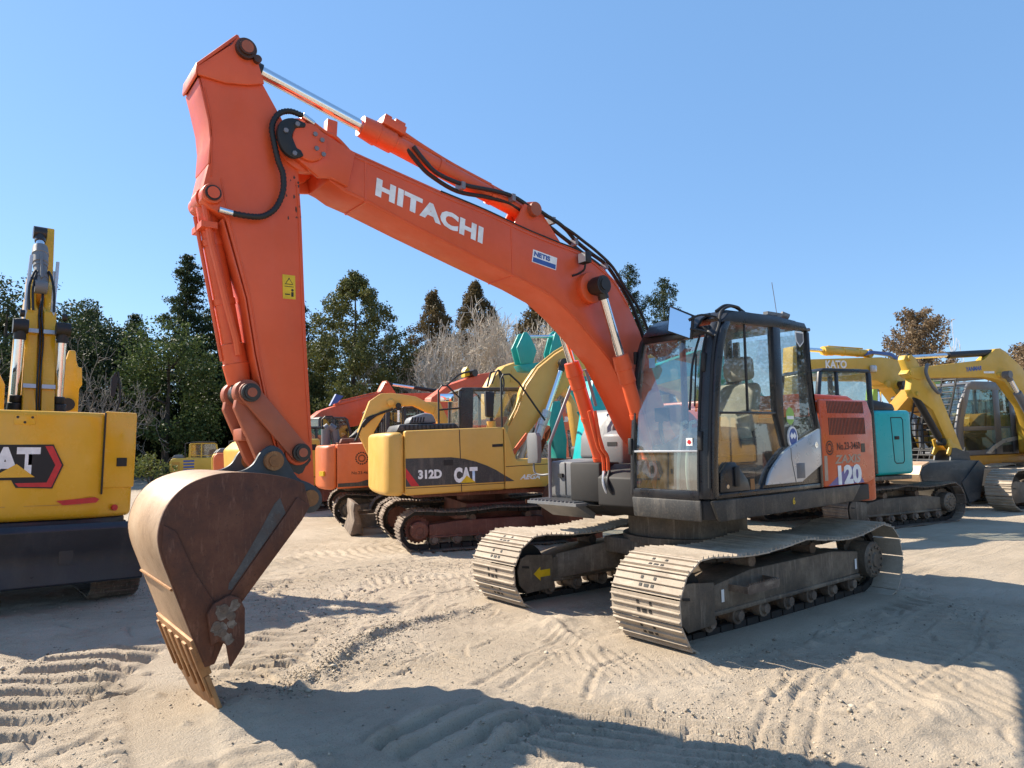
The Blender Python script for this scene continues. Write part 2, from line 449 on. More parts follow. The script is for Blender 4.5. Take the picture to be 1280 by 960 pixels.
# ================================================================== MAIN EXCAVATOR
def main_excavator():
    root = thing('excavator', 'orange excavator in the middle with black cab and rusty bucket reaching down to the sand', 'excavator', (0, 0, 0), 0, True)
    O = M['orange']
    # ---- undercarriage
    for sgn in (1, -1):
        y = .995 * sgn
        t = track(root, y, sgn, 1.42, .352, .380, .70, 43, M['shoe'], M['frame'], sag=.05)
        if sgn == 1:
            st = MB()
            st.prism([(.93, 1.335), (.50, 1.335), (.50, 1.349), (.93, 1.349)], .395, .465, axis='z')
            st.prism([(.93, 1.17), (.945, 1.17), (.945, 1.349), (.931, 1.349)], .40, .455, axis='z')
            st.prism([(.499, 1.349), (.485, 1.345), (.445, 1.17), (.46, 1.17)], .41, .465, axis='z')
            for k in range(14): st.span(.515 + .03 * k, .525 + .03 * k, 1.336, 1.348, .4655, .476)
            st.build('step', M['shoe_dark'], t)
            for x, z in ((1.02, .37), (-1.16, .36)):
                decal('label_plate', [(x, z - .045), (x + .035, z - .045), (x + .035, z + .055), (x, z + .055)], 1.172, M['white'], t)
        else:
            a = [(1.42, .34), (1.335, .40), (1.335, .368), (1.205, .368), (1.205, .300), (1.335, .300), (1.335, .265)]
            decal('painted_arrow', a, -.799, M['yellow_vinyl'], t, 1, .004)
            decal('label_plate', [(.93, .40), (1.01, .40), (1.01, .475), (.93, .475)], -.80, M['white'], t, 1)
    xf = MB()
    xf.span(-.62, .62, -.6, .6, .50, .66)
    for sx in (-1, 1):
        for sy in (-1, 1):
            xf.prism([(sx * .2, .30), (sx * .62, .32), (sx * .62, .60), (sx * .2, .66)], sy * .58, sy * .84, poly2=[(sx * .55, .24), (sx * 1.1, .24), (sx * 1.1, .5), (sx * .55, .52)])
    xf.build('undercarriage_frame', M['frame'], root, bevel=.015)
    MB().rod([((0, 0, .64), .66), ((0, 0, .70), .66), ((0, 0, .701), .60), ((0, 0, .90), .60)], 40).build('swing_bearing', M['frame'], root)
    # ---- deck
    dk = MB().prism([(.50, -1.17), (.60, -.40), (.72, -.15), (1.0, .24), (1.10, .30), (1.15, .33), (1.15, 1.10), (1.08, 1.19), (-1.20, 1.205), (-1.5, 1.18), (-1.9, .85), (-2.05, 0),
                     (-1.9, -.85), (-1.5, -1.18), (.78, -1.20)], .985, 1.145, axis='z')
    dk.build('deck_frame', M['dark'], root, bevel=.02)
    sk = MB()
    sk.prism([(1.172, 1.150), (-1.27, 1.150), (-1.10, 1.0), (-.70, .985), (1.068, .975), (1.10, 1.0)], 1.185, 1.215)
    sk.prism([(.34, 1.148), (1.10, 1.148), (1.10, .975), (.36, .975)], 1.155, 1.18, axis='x')
    sk.build('skirt_panel', M['black_matt'], root, bevel=.012)
    text('lettering', '6', (.005, 1.216, 1.04), (-1, 0, 0), (0, 0, 1), .04, .065, M['yellow_vinyl'], root, .03)
    # ---- rear body
    eng = MB()
    eng.prism([(-.575, 1.152), (-1.44, 1.152), (-1.50, 2.0), (-.575, 2.0)], -1.18, 1.16)
    eng.build('engine_cover', M['orange_deep'], root, bevel=.03)
    dr = MB().prism([(-.59, 1.158), (-1.455, 1.158), (-1.62, 1.20), (-1.62, 1.86), (-1.53, 2.012), (-.585, 2.012)], 1.163, 1.200)
    door = dr.build('side_door', M['orange_deep'], root, bevel=.02, seg=3)
    gr = MB()
    for k in range(26):
        x = -.73 - .705 * k / 25
        gr.prism([(x, 1.66), (x - .014, 1.66), (x - .008, 1.83), (x + .006, 1.83)], 1.1985, 1.2025)
        gr.prism([(x + .01, 1.875), (x - .004, 1.875), (x + .015, 1.995), (x + .029, 1.995)], 1.1985, 1.2025)
    gr.build('air_grille', M['ink'], door)
    MB().prism([(-1.34, 1.565), (-1.42, 1.565), (-1.42, 1.475), (-1.34, 1.475)], 1.1995, 1.203).build('latch', M['grease'], door)
    v = 1.2005
    tri = MB().prism([(-.66, 1.168), (-1.37, 1.168), (-1.22, 1.33), (-1.05, 1.345)], 1.1995, 1.2015).build('stripe', M['purple'], door)
    text('lettering', '120', (-.845, v + .001, 1.165), (-1, 0, 0), (0, 0, 1), .47, .195, M['white'], door, .05, 0, .0025)
    text('lettering', 'ZAXIS', (-.80, v, 1.375), (-1, 0, 0), (0, 0, 1), .52, .085, M['faded'], door, .03, .2)
    text('lettering', 'No.23-3460', (-.86, v, 1.51), (-1, 0, 0), (0, 0, 1), .46, .075, M['ink'], door, .01)
    ringm = MB()
    for rr in (.072, .045):
        for i in range(20):
            a, b = 2 * math.pi * i / 20, 2 * math.pi * (i + .75) / 20
            ringm.prism([(-.72 + rr * math.cos(a), 1.535 + rr * math.sin(a)), (-.72 + rr * math.cos(b), 1.535 + rr * math.sin(b)),
                         (-.72 + (rr - .015) * math.cos(b), 1.535 + (rr - .015) * math.sin(b)), (-.72 + (rr - .015) * math.cos(a), 1.535 + (rr - .015) * math.sin(a))], 1.1995, 1.2015)
    ringm.build('emblem', M['ink'], door)
    decal('label_plate', [(-.60, 1.22), (-.66, 1.22), (-.665, 1.46), (-.61, 1.46)], 1.1995, M['faded'], door)
    cw = MB()
    arc = [(-1.64, 1.185), (-1.82, 1.04), (-1.97, .75), (-2.07, .38), (-2.10, 0), (-2.07, -.38), (-1.97, -.75), (-1.82, -1.04), (-1.5, -1.185)]
    cw.prism(arc + [(-1.455, -1.15), (-1.455, 1.15)], .965, 1.90, axis='z')
    cw.build('counterweight', M['orange_deep'], root, bevel=.05, seg=3)
    MB().prism([(-.60, 2.003), (-1.44, 2.003), (-1.85, 1.905), (-1.9, 1.90), (-1.8, 1.97), (-1.48, 2.07), (-.62, 2.08)], -1.05, 1.02).build('engine_hood', M['orange_deep'], root, bevel=.03)
    # ---- right-hand side boxes
    MB().prism([(.82, 1.06), (.82, 1.44), (.35, 1.46), (.35, 1.02), (.75, 1.02)], -1.21, -.70).build('tool_box', M['grey'], root, bevel=.03)
    tb = [c for c in root.children if c.name.startswith('tool_box')][0]
    vt = MB()
    for k in range(3): vt.prism([(-.86, 1.25 + .05 * k), (-.76, 1.25 + .05 * k), (-.76, 1.275 + .05 * k), (-.86, 1.275 + .05 * k)], .8205, .823, axis='x')
    vt.build('vent', M['ink'], tb)
    MB().span(.818, .845, -1.05, -.98, 1.27, 1.31).build('latch', M['rubber'], tb)
    MB().span(.82, .826, -.955, -.945, 1.08, 1.43).build('seam', M['ink'], tb)
    MB().prism([(.40, 1.46), (.38, 1.70), (.20, 2.0), (-.55, 2.05), (-.55, 1.46)], -1.18, -.42).build('fuel_tank', M['grey'], root, bevel=.04, seg=3)
    ar = [( .46, 1.44), (.46, 1.62), (.43, 1.80), (.36, 1.93), (.22, 2.02)]
    arp = ar + [(u - .10, z - .03) for u, z in reversed(ar)]
    MB().prism(arp, -.74, -.60).build('guard_arch', M['grey'], root, bevel=.01)
    MB().prism([(.62, 1.40), (.62, 1.72), (.5, 1.76), (.2, 1.76), (.2, 1.40)], -.58, -.28).build('valve_cover', M['grey'], root, bevel=.03)
    ft = [c for c in root.children if c.name.startswith('valve_cover')][0]
    MB().prism([(-.50, 1.60), (-.36, 1.60), (-.36, 1.64), (-.50, 1.64)], .6205, .624, axis='x').build('handle', M['ink'], ft)
    stp = MB().span(.78, 1.14, -1.22, -.45, 1.005, 1.035)
    for k in range(12): stp.span(.80, 1.12, -1.20 + .062 * k, -1.185 + .062 * k, 1.036, 1.05)
    stp.prism([(.84, .86), (1.08, 1.0), (.80, 1.0)], -1.15, -.5)
    stp.build('step_plate', M['grey'], root)
    MB().prism([(.70, 1.02), (1.0, 1.05), (1.0, 1.44), (.70, 1.44)], -.68, -.25).build('swing_cover', M['dark'], root, bevel=.02)
    MB().prism([(.40, .93), (.86, .93), (1.03, 1.03), (1.03, 1.30), (.80, 1.42), (.40, 1.42)], -.247, .275).build('boom_mount', M['dark'], root, bevel=.015)
    MB().prism([(.45, .90), (.80, .90), (1.0, 1.018), (.45, 1.018)], -.68, -.25).build('nose_plate', M['dark'], root, bevel=.01)
    hr = MB().tube([(.86, -1.16, 1.03), (.86, -1.16, 1.50), (.86, -1.15, 1.64), (.55, -1.02, 2.42), (.44, -.98, 2.46), (.30, -.98, 2.05)], .019, n=10, smooth=False)
    hr.build('handrail', M['steel_grey'], root)
    mr = MB().tube([(.86, -1.16, 1.30), (.88, -1.30, 1.29), (.90, -1.38, 1.33), (.90, -1.38, 1.50)], .013, n=8)
    mr.mat(1).prism([(-1.46, 1.42), (-1.30, 1.42), (-1.28, 1.47), (-1.28, 1.72), (-1.31, 1.76), (-1.44, 1.76), (-1.47, 1.71)], .87, .93, axis='x')
    mr.build('side_mirror', [M['grey'], M['grey']], root, bevel=.008)
    main_cab(root)
    main_front(root)
    return root

def ufront(z):
    """the windscreen's profile: u of the cab's front face at height z"""
    t = [(1.16, 1.168), (1.55, 1.148), (1.90, 1.11), (2.28, 1.055), (2.50, 1.0), (2.61, .945), (2.70, .86), (2.76, .76)]
    return float(np.interp(z, [a for a, b in t], [b for a, b in t]))

def main_cab(root):
    B = M['black']
    V0, V1 = .285, 1.20
    cab = MB()
    # left side frame members (door and quarter panel), butted with small steps
    zs = [1.16, 1.4, 1.7, 2.0, 2.28, 2.45, 2.58, 2.66]
    fr = [(ufront(z) - .035, z) for z in zs]
    win = [(1.055, 1.18), (1.045, 1.5), (1.0, 1.86), (.95, 2.2), (.90, 2.42), (.84, 2.57), (.79, 2.645)]
    cab.prism(fr + [(.79, 2.66)] + list(reversed(win)), 1.135, 1.20)                       # front pillar of the door
    cab.prism([(.795, 2.648), (.90, 2.648), (.80, 2.735), (.62, 2.765), (.03, 2.755), (-.40, 2.74), (-.465, 2.66), (-.42, 2.668)], 1.135, 1.198)   # top rail
    cab.prism([(.150, 2.662), (.035, 2.662), (.052, 1.56), (.157, 1.87)], 1.135, 1.203)   # B pillar
    cab.prism([(-.424, 2.664), (-.470, 2.655), (-.475, 2.03), (-.585, 1.72), (-.575, 1.16), (-.53, 1.16), (-.53, 1.70), (-.46, 2.04)], 1.135, 1.20)  # rear pillar
    cab.prism([(1.0, 1.862), (.160, 1.862), (.160, 1.882), (.998, 1.882)], 1.15, 1.197)    # rail between the door panes
    cab.prism([(1.10, 1.16), (-.53, 1.16), (-.53, 1.205), (1.06, 1.205)], 1.135, 1.196)    # sill
    cab.prism([(.43, 1.207), (-.528, 1.207), (-.528, 1.70), (.045, 1.53), (.275, 1.385), (.34, 1.32)], 1.14, 1.19)
    # rounded left front post, right post, right and rear frames
    zl_ = [float(t) for t in np.linspace(1.16, 2.66, 19)]
    for sec in (lambda a: [(a, 1.075), (a - .012, 1.13), (a - .045, 1.18), (a - .09, 1.197), (a - .10, 1.13), (a - .06, 1.075)],
                lambda a: [(a, .34), (a - .015, .30), (a - .06, .285), (a - .12, .285), (a - .12, .32), (a - .04, .36)]):
        rings = [[(p[0], p[1], z) for p in sec(ufront(z))] for z in zl_]; n_ = 6
        cab.add([p for r_ in rings for p in r_], [(i * n_ + j, i * n_ + (j + 1) % n_, (i + 1) * n_ + (j + 1) % n_, (i + 1) * n_ + j) for i in range(len(rings) - 1) for j in range(n_)]
                + [tuple(range(n_)), tuple(range((len(rings) - 1) * n_, len(rings) * n_))])
    cab.span(ufront(1.2) - .06, ufront(1.2) + .004, .35, 1.08, 1.147, 1.225)
    cab.span(ufront(2.58) - .10, ufront(2.58) - .004, .34, 1.09, 2.545, 2.63)
    cab.prism([(1.05, 1.16), (-.53, 1.16), (-.53, 1.75), (.30, 1.75), (1.03, 1.45)], .286, .33)         # right lower wall
    cab.prism([(-.40, 1.752), (-.53, 1.752), (-.47, 2.7), (-.36, 2.7)], .286, .325)
    cab.prism([(.36, 1.752), (.30, 1.752), (.30, 2.7), (.36, 2.7)], .286, .325)
    cab.span(-.555, -.50, .335, 1.13, 1.16, 1.85)                                                  # rear wall below its window
    cab.span(-.50, -.455, .335, .40, 1.852, 2.66); cab.span(-.50, -.455, 1.06, 1.13, 1.852, 2.66)
    cab.prism([(.84, 2.70), (.74, 2.775), (.0, 2.79), (-.36, 2.77), (-.45, 2.69)], .30, 1.13)          # roof shell
    cab.span(-.5, 1.1, .33, 1.13, 1.10, 1.155)
    c = cab.build('cab', B, root, bevel=.012)
    rim = MB()
    path = [(ufront(z) - .03, 1.165, z) for z in (1.25, 1.6, 2.0, 2.3, 2.5, 2.62)] + [(.86, 1.16, 2.74), (.74, 1.16, 2.80), (.60, 1.15, 2.805), (.54, 1.14, 2.77)]
    rim.tube(path, .013); rim.build('grab_rail', M['rubber'], c)
    vis = MB().prism([(1.02, 2.60), (.93, 2.70), (.80, 2.765), (.78, 2.752), (.90, 2.69), (.985, 2.60)], .40, 1.00); vis.build('rain_visor', M['black'], c, bevel=.004)
    # glazing
    g = MB()
    zz = [1.228, 1.35, 1.5, 1.548]
    for z0, z1 in zip(zz, zz[1:]): g.quad((ufront(z0) - .012, .355, z0), (ufront(z0) - .012, 1.08, z0), (ufront(z1) - .012, 1.08, z1), (ufront(z1) - .012, .355, z1))
    g.build('lower_windscreen', M['screen'], c)
    g = MB(); zz = [1.56, 1.8, 2.0, 2.2, 2.4, 2.545]
    for z0, z1 in zip(zz, zz[1:]): g.quad((ufront(z0) - .012, .355, z0), (ufront(z0) - .012, 1.08, z0), (ufront(z1) - .012, 1.08, z1), (ufront(z1) - .012, .355, z1))
    g.build('windscreen', M['screen'], c)
    MB().span(ufront(1.55) - .02, ufront(1.55) + .006, .345, 1.085, 1.545, 1.563).build('windscreen_divider', M['silver'], c, bevel=.004)
    sealm = MB()
    for y in (.357, 1.077): sealm.cut().tube([(ufront(z) + .002, y, z) for z in (1.22, 1.5, 1.9, 2.2, 2.4, 2.56)], .011, n=6)
    sealm.build('window_seal', M['rubber'], c)
    gl = lambda poly, vv, nm='window': MB().sheet([(p[0], vv, p[1]) for p in poly]).build(nm, M['glass'], c)
    w1 = gl([(1.0, 1.885), (.157, 1.885), (.150, 2.66), (.80, 2.655), (.845, 2.57), (.905, 2.42), (.955, 2.2)], 1.172)
    MB().prism([(.575, 1.886), (.555, 1.886), (.545, 2.658), (.565, 2.658)], 1.165, 1.18).build('frame', M['rubber'], w1)
    gl([(1.045, 1.858), (.160, 1.858), (.05, 1.555), (.275, 1.388), (.345, 1.32), (.43, 1.208), (1.052, 1.208)], 1.172)
    gl([(.032, 2.66), (-.42, 2.666), (-.458, 2.045), (-.527, 1.705), (.05, 1.535)], 1.172)
    gl([(.98, 1.75), (.36, 1.75), (.36, 2.66), (.80, 2.66), (.95, 2.3)], .30)
    gl([(.298, 1.755), (-.40, 1.755), (-.36, 2.68), (.298, 2.68)], .30)
    MB().sheet([(-.478, .402, 1.855), (-.478, 1.058, 1.855), (-.458, 1.058, 2.65), (-.458, .402, 2.65)]).build('window', M['glass'], c)
    # silver side panel, handle, stickers
    sp = smooth2([(.40, 1.235), (.345, 1.33), (.285, 1.39), (.17, 1.475), (.05, 1.545), (-.20, 1.63), (-.525, 1.727)], 3)
    sv = MB().prism(sp + [(-.527, 1.38), (-.35, 1.31), (-.17, 1.235)], 1.1915, 1.222).build('trim_panel', M['silver'], c, bevel=.010)
    MB().prism([(-.055, 1.24), (-.062, 1.24), (-.005, 1.46), (-.005, 1.555), (.002, 1.555), (.002, 1.46)], 1.2215, 1.224).build('seam', M['ink'], sv)
    MB().prism([(-.08, 1.27), (-.22, 1.27), (-.22, 1.41), (-.08, 1.41)], 1.2215, 1.223).build('recess', M['grey_cab'], sv, bevel=.001)
    MB().prism(smooth2([(-.44, 1.60), (-.47, 1.57), (-.44, 1.54), (-.41, 1.57)], 4, True), 1.2215, 1.226).build('lock', M['chrome'], sv)
    hd = MB().prism([(1.045, 1.207), (1.03, 1.37), (.93, 1.455), (.83, 1.455), (.66, 1.30), (.62, 1.207)], 1.176, 1.206).build('handle_panel', M['black'], c, bevel=.008)
    MB().prism([(.86, 1.25), (.80, 1.25), (.79, 1.42), (.86, 1.42)], 1.2065, 1.228).build('door_handle', M['rubber'], hd, bevel=.008)
    MB().cyl((.95, 1.205, 1.255), (.95, 1.212, 1.255), .018).build('lock', M['chrome'], hd)
    MB().prism([(.58, 1.20), (.52, 1.20), (.525, 1.30), (.58, 1.30)], 1.1735, 1.178).build('reflector', M['rust_orange'], c)
    ell = lambda cx, cz, a, b: [(cx + a * math.cos(2 * math.pi * i / 28), cz + b * math.sin(2 * math.pi * i / 28)) for i in range(28)]
    s1 = MB().prism(ell(-.045, 1.845, .066, .080), 1.204, 1.207).build('sticker', M['green_vinyl'], c)
    MB().prism([(-.10, 1.815), (.01, 1.815), (.01, 1.845), (-.10, 1.845)], 1.2072, 1.2085).build('sticker_band', M['white'], s1)
    s2 = MB().prism(ell(-.075, 1.645, .078, .105), 1.1925, 1.207).build('sticker', M['white'], c)
    MB().prism(ell(-.075, 1.65, .062, .082), 1.2072, 1.2085).build('sticker_face', M['blue'], s2)
    MB().prism([(-.125, 1.66), (-.10, 1.63), (-.075, 1.65), (-.05, 1.63), (-.025, 1.66), (-.05, 1.695), (-.075, 1.67), (-.10, 1.695)], 1.2086, 1.2095).build('emblem', M['white'], s2)
    s3 = MB().prism([(-.255, 2.655), (-.40, 2.655), (-.40, 2.56), (-.33, 2.505), (-.265, 2.56)], 1.174, 1.177).build('sticker', M['white'], c)
    MB().prism([(-.268, 2.64), (-.388, 2.64), (-.388, 2.565), (-.33, 2.52), (-.277, 2.565)], 1.1772, 1.178).build('sticker_face', M['grey_cab'], s3)
    MB().prism([(.945, 1.60), (1.01, 1.60), (1.01, 1.665), (.945, 1.665)], ufront(1.64) - .008, ufront(1.64) - .004, axis='x').build('sticker', M['white'], c)
    MB().prism(smooth2([(.957, 1.63), (.977, 1.612), (.998, 1.63), (.977, 1.652)], 4, True), ufront(1.64) - .0038, ufront(1.64) - .002, axis='x').build('sticker_face', M['red'], c)
    MB().prism([(.48, 2.31), (.55, 2.31), (.55, 2.40), (.48, 2.40)], ufront(2.35) - .008, ufront(2.35) - .004, axis='x').build('sticker', M['pale_blue'], c)
    # hinges, latches on the front frame
    hb = MB()
    for z in (1.64, 2.30): hb.cut().box((ufront(z) - .005, 1.10, z), (.05, .035, .16))
    hb.cut().box((ufront(1.6), .325, 1.6), (.05, .04, .15)); hb.cut().box((ufront(2.42), .31, 2.42), (.04, .035, .12))
    hb.build('hinge', M['rubber'], c, bevel=.008)
    wp = MB().tube([(ufront(2.55) + .03, 1.04, 2.55), (ufront(2.3) + .035, 1.01, 2.30), (ufront(2.0) + .03, 1.005, 2.02), (ufront(1.9) + .03, 1.0, 1.90)], .011, n=6)
    wp.tube([(ufront(2.35) + .02, 1.03, 2.38), (ufront(1.95) + .012, 1.035, 1.93)], .008, n=6, smooth=False)
    wp.build('wiper', M['rubber'], c)
    # front mirror
    mr = MB().tube([(.95, 1.14, 2.52), (1.10, 1.16, 2.55), (1.19, 1.08, 2.58)], .012)
    mr.tube([(.88, 1.12, 2.70), (1.08, 1.12, 2.70), (1.18, 1.06, 2.66)], .010)
    pm = [(.905, 2.80), (1.075, 2.70), (1.065, 2.49), (.895, 2.575)]
    mt = lambda z, y: 1.20 - .60 * (y - .98) - .10 * (z - 2.65)
    mr.add([(mt(z, y), y, z) for y, z in pm] + [(mt(z, y) - .03, y, z) for y, z in pm], [(0, 1, 2, 3), (7, 6, 5, 4), (0, 1, 5, 4), (1, 2, 6, 5), (2, 3, 7, 6), (3, 0, 4, 7)])
    mo = mr.build('mirror', M['rubber'], c, bevel=.004)
    mg = [(.912, 2.785), (1.067, 2.692), (1.058, 2.505), (.903, 2.582)]
    MB().sheet([(mt(z, y) + .003, y, z) for y, z in mg]).build('mirror_glass', M['mirror'], mo)
    # roof fittings
    rf = MB().cyl((-.27, 1.0, 2.78), (-.27, 1.0, 2.84), .03); rf.box((-.22, .98, 2.845), (.26, .05, .03)); rf.cyl((-.42, 1.02, 2.83), (-.36, .98, 2.86), .03)
    rf.tube([(-.25, 1.0, 2.84), (-.24, .99, 3.0), (-.225, .98, 3.16)], .0035, n=5, smooth=False)
    rf.cut().cyl((-.45, 1.15, 2.68), (-.52, 1.17, 2.69), .018)
    rf.build('antenna', M['grey'], c)
    hs = MB().tube([(.50, 1.14, 2.77), (.60, 1.12, 2.815), (.72, 1.1, 2.815), (.82, 1.08, 2.76)], .016); hs.build('roof_hose', M['rubber'], c)
    # interior
    st = MB().prism([(.18, 1.62), (.62, 1.64), (.68, 1.72), (.60, 1.76), (.22, 1.74)], .52, .98)
    st.prism([(.24, 1.70), (.10, 1.72), (.0, 2.12), (.05, 2.18), (.13, 2.16)], .53, .97)
    st.prism([(.06, 2.2), (-.02, 2.22), (-.01, 2.42), (.08, 2.44), (.15, 2.35), (.14, 2.22)], .62, .89)
    st.build('seat', M['seat'], c, bevel=.04, seg=3)
    MB().span(.15, .60, .55, .95, 1.17, 1.60).build('seat_base', M['seat_dark'], c, bevel=.03)
    cs = MB().prism([(.95, 1.60), (.20, 1.66), (.16, 1.17), (.80, 1.17)], .345, .49); cs.prism([(.95, 1.62), (.25, 1.66), (.22, 1.5), (.86, 1.5)], 1.0, 1.12)
    cs.build('console', M['seat_dark'], c, bevel=.03)
    lv = MB()
    for y, k in ((.66, 0), (.78, .03)):
        lv.cut()
        lv.tube([(.92, y, 1.17), (.90 + k, y, 1.45), (.80 + k, y - .02, 1.80)], .014)
        lv.tube([(.80 + k, y - .02, 1.80), (.80 + k, y + .03, 1.81)], .018)
        lv.box((.95, y, 1.19), (.14, .08, .02))
    lv.build('travel_lever', M['lever'], c)
    lj = MB()
    for y in (.42, 1.06): lj.cut().tube([(.80, y, 1.60), (.84, y, 1.75), (.83, y, 1.84)], [.012, .012, .02])
    lj.build('joystick', M['rubber'], c)
    MB().span(.86, .90, .40, .56, 1.82, 1.95).build('monitor', M['rubber'], c, bevel=.01)

def main_front(root):
    O = M['orange']
    # ---- boom
    top = [(4.045, 3.80), (3.80, 3.79), (3.055, 3.644), (2.62, 3.572), (2.20, 3.483), (1.86, 3.426), (1.557, 3.379), (1.306, 3.275), (1.115, 3.153),
           (.949, 2.954), (.80, 2.70), (.60, 2.25), (.38, 1.75), (.22, 1.55)]
    low = [(.10, 1.38), (.30, 1.28), (.50, 1.42), (.80, 1.72), (1.0, 2.05), (1.233, 2.395), (1.525, 2.643), (1.704, 2.785), (1.935, 2.930), (2.211, 3.023), (2.732, 3.166),
           (3.308, 3.328), (3.722, 3.452), (3.866, 3.486), (3.99, 3.55)]
    mb = MB().prism(top + low, -.175, .175)
    for s in (-1, 1):                       # fork plates at the tip and thick boss plates
        tip = [(3.99, 3.56), (4.08, 3.545), (4.20, 3.62)] + [(4.165 + .145 * math.cos(a), 3.77 + .145 * math.sin(a)) for a in np.linspace(-.9, 2.1, 12)] + [(3.93, 3.83), (3.80, 3.786), (3.86, 3.52)]
        mb.prism(tip, s * .176, s * .212)
        mb.cyl((1.48, s * .14, 3.055), (1.48, s * .235, 3.055), .145, n=26)
    mb.prism([(3.90, 3.80), (3.98, 3.80), (3.965, 4.045), (3.885, 4.04)], .03, .10)
    mb.prism([(3.99, 3.80), (3.80, 3.785), (3.72, 3.86), (3.84, 3.90), (3.95, 3.84)], -.05, .05)
    boom = mb.build('boom', O, root, bevel=.007)
    sm = MB()
    for u in (3.70, 2.35):
        zt = float(np.interp(u, [p[0] for p in reversed(top)], [p[1] for p in reversed(top)])); zl = float(np.interp(u, [p[0] for p in low], [p[1] for p in low]))
        sm.prism([(u, zl + .01), (u + .014, zl + .01), (u + .014, zt - .01), (u, zt - .01)], .174, .1785)
        sm.prism([(u, -.17), (u + .016, -.17), (u + .016, .17), (u, .17)], zl - .004, zl + .004, axis='z')
    sm.build('weld_seam', O, boom)
    fl = MB()
    for y in (-.155, .155):
        fl.tube([(u, y, z + .012) for u, z in top[1:10]], .014, n=6, smooth=False)
    fl.tube([(u, .06, z + .03) for u, z in top[1:8]], .018, n=6, smooth=False)
    fl.build('pipe', O, boom)
    # lettering follows the boom's slope
    tl, bl, br = Vector((3.615, 0, 3.652)), Vector((3.631, 0, 3.512)), Vector((2.665, 0, 3.291))
    xd = (br - bl); yd = Vector((tl - bl))
    text('lettering', 'HITACHI', (bl.x, .1765, bl.z), xd, yd, xd.length, yd.length, M['white'], boom, .055, 0, .002, 1.08)
    sx = Vector((1.852, 0, 3.29)) - Vector((2.126, 0, 3.329)); sy = Vector((2.126, 0, 3.329)) - Vector((2.143, 0, 3.228))
    base = Vector((2.143, .176, 3.215))
    P = lambda a, b: (base.x + sx.x * a + sy.x * b, base.z + sx.z * a + sy.z * b)
    stk = MB().prism([P(0, 0), P(1, 0), P(1, 1.12), P(0, 1.12)], .1752, .1775).build('sticker', M['white'], boom)
    MB().prism([P(.03, .06), P(.97, .06), P(.97, .46), P(.03, .46)], .1776, .1785).build('sticker_band', M['blue'], stk)
    text('lettering', 'NETIS', (P(.05, .56)[0], .1776, P(.05, .56)[1]), sx, sy, sx.length * .66, sy.length * .44, M['blue'], stk, .05)
    pn = MB()
    for s in (-1, 1):
        pn.cut().rod([((1.48, s * .20, 3.055), .07), ((1.48, s * .275, 3.055), .07), ((1.48, s * .276, 3.055), .085), ((1.48, s * .385, 3.055), .085), ((1.48, s * .386, 3.055), .05), ((1.48, s * .40, 3.055), .05)], 20)
    pn.build('pin', M['grease'], boom, bevel=0)
    cv = smooth2([(4.20, 3.655), (4.28, 3.625), (4.352, 3.67), (4.385, 3.77), (4.36, 3.86), (4.28, 3.905), (4.185, 3.89)], 3)
    hk = [(4.19, 3.86), (4.26, 3.84), (4.285, 3.775), (4.25, 3.70), (4.22, 3.69)]
    cvp = MB().prism(cv + hk, .2135, .255).build('pivot_guard', M['rubber'], boom, bevel=.01)
    pl = [(4.155 + .125 * math.cos(a), 3.768 + .135 * math.sin(a)) for a in np.linspace(0, 2 * math.pi, 32, endpoint=False)]
    MB().prism(pl, .213, .245).build('pivot_cap', O, boom, bevel=.012)
    bt = MB()
    for u, z in ((4.12, 3.83), (4.07, 3.80), (4.11, 3.73), (4.06, 3.70), (4.25, 3.865), (4.33, 3.80), (4.27, 3.655)):
        y = .245 if u < 4.2 else .2555
        bt.cut().cyl((u, y - .002, z), (u, y + .012, z), .017, n=6)
    bt.build('bolt', M['steel_grey'], boom)
    wl = MB().prism([(-.055, -.05), (.055, -.05), (.055, .05), (-.055, .05)], -.03, .04, axis='x').build('work_light', [M['rubber']], boom, bevel=.01)
    wl.location = (1.575, .25, 3.31)
    MB().span(.041, .045, -.045, .045, -.042, .042).build('lens', M['lamp'], wl)
    MB().tube([(0, 0, -.05), (0, -.02, -.10), (.02, -.075, -.13), (.10, -.07, -.16)], .010).build('bracket', M['rubber'], wl)
    # ---- arm
    a_in = [(4.54, 4.375), (4.50, 4.30), (4.459, 4.15), (4.298, 3.894), (4.208, 3.687), (4.179, 3.265), (4.145, 2.40), (4.117, 1.93), (4.09, 1.443)]
    tipa = [(4.164 + .075 * math.cos(a), 1.335 + .075 * math.sin(a)) for a in np.linspace(2.9 * math.pi / 2 - .9, 2 * math.pi * .98, 6)]
    tipa = [(4.085, 1.33), (4.11, 1.275), (4.165, 1.258), (4.215, 1.29)]
    a_out = [(4.325, 1.613), (4.418, 1.962), (4.487, 2.287), (4.546, 2.648), (4.69, 3.171), (4.79, 3.215), (4.835, 3.26), (4.83, 3.33), (4.785, 3.55), (4.775, 3.70),
             (4.83, 3.961), (4.852, 4.06), (4.845, 4.12), (4.63, 4.345), (4.59, 4.385)]
    arm = MB().prism(a_in + tipa + a_out, -.15, .15)
    for s in (-1, 1):
        br = [(4.625, 4.405), (4.555, 4.395), (4.495, 4.29), (4.445, 4.13), (4.55, 4.09), (4.70, 4.06), (4.872, 4.065), (4.875, 4.12), (4.66, 4.34)]
        arm.prism(br, s * .1505, s * .172)
        arm.cyl((4.775, s * .08, 3.30), (4.775, s * .185, 3.30), .065, n=22)
        arm.cyl((4.165, s * .1, 3.77), (4.165, s * .168, 3.77), .19, n=30)
        arm.cyl((4.207, s * .1, 1.632), (4.207, s * .17, 1.632), .085, n=22)
    arm.prism([(4.874, 4.05), (4.888, 4.06), (4.882, 4.14), (4.63, 4.42), (4.61, 4.41), (4.868, 4.125)], -.172, .172)
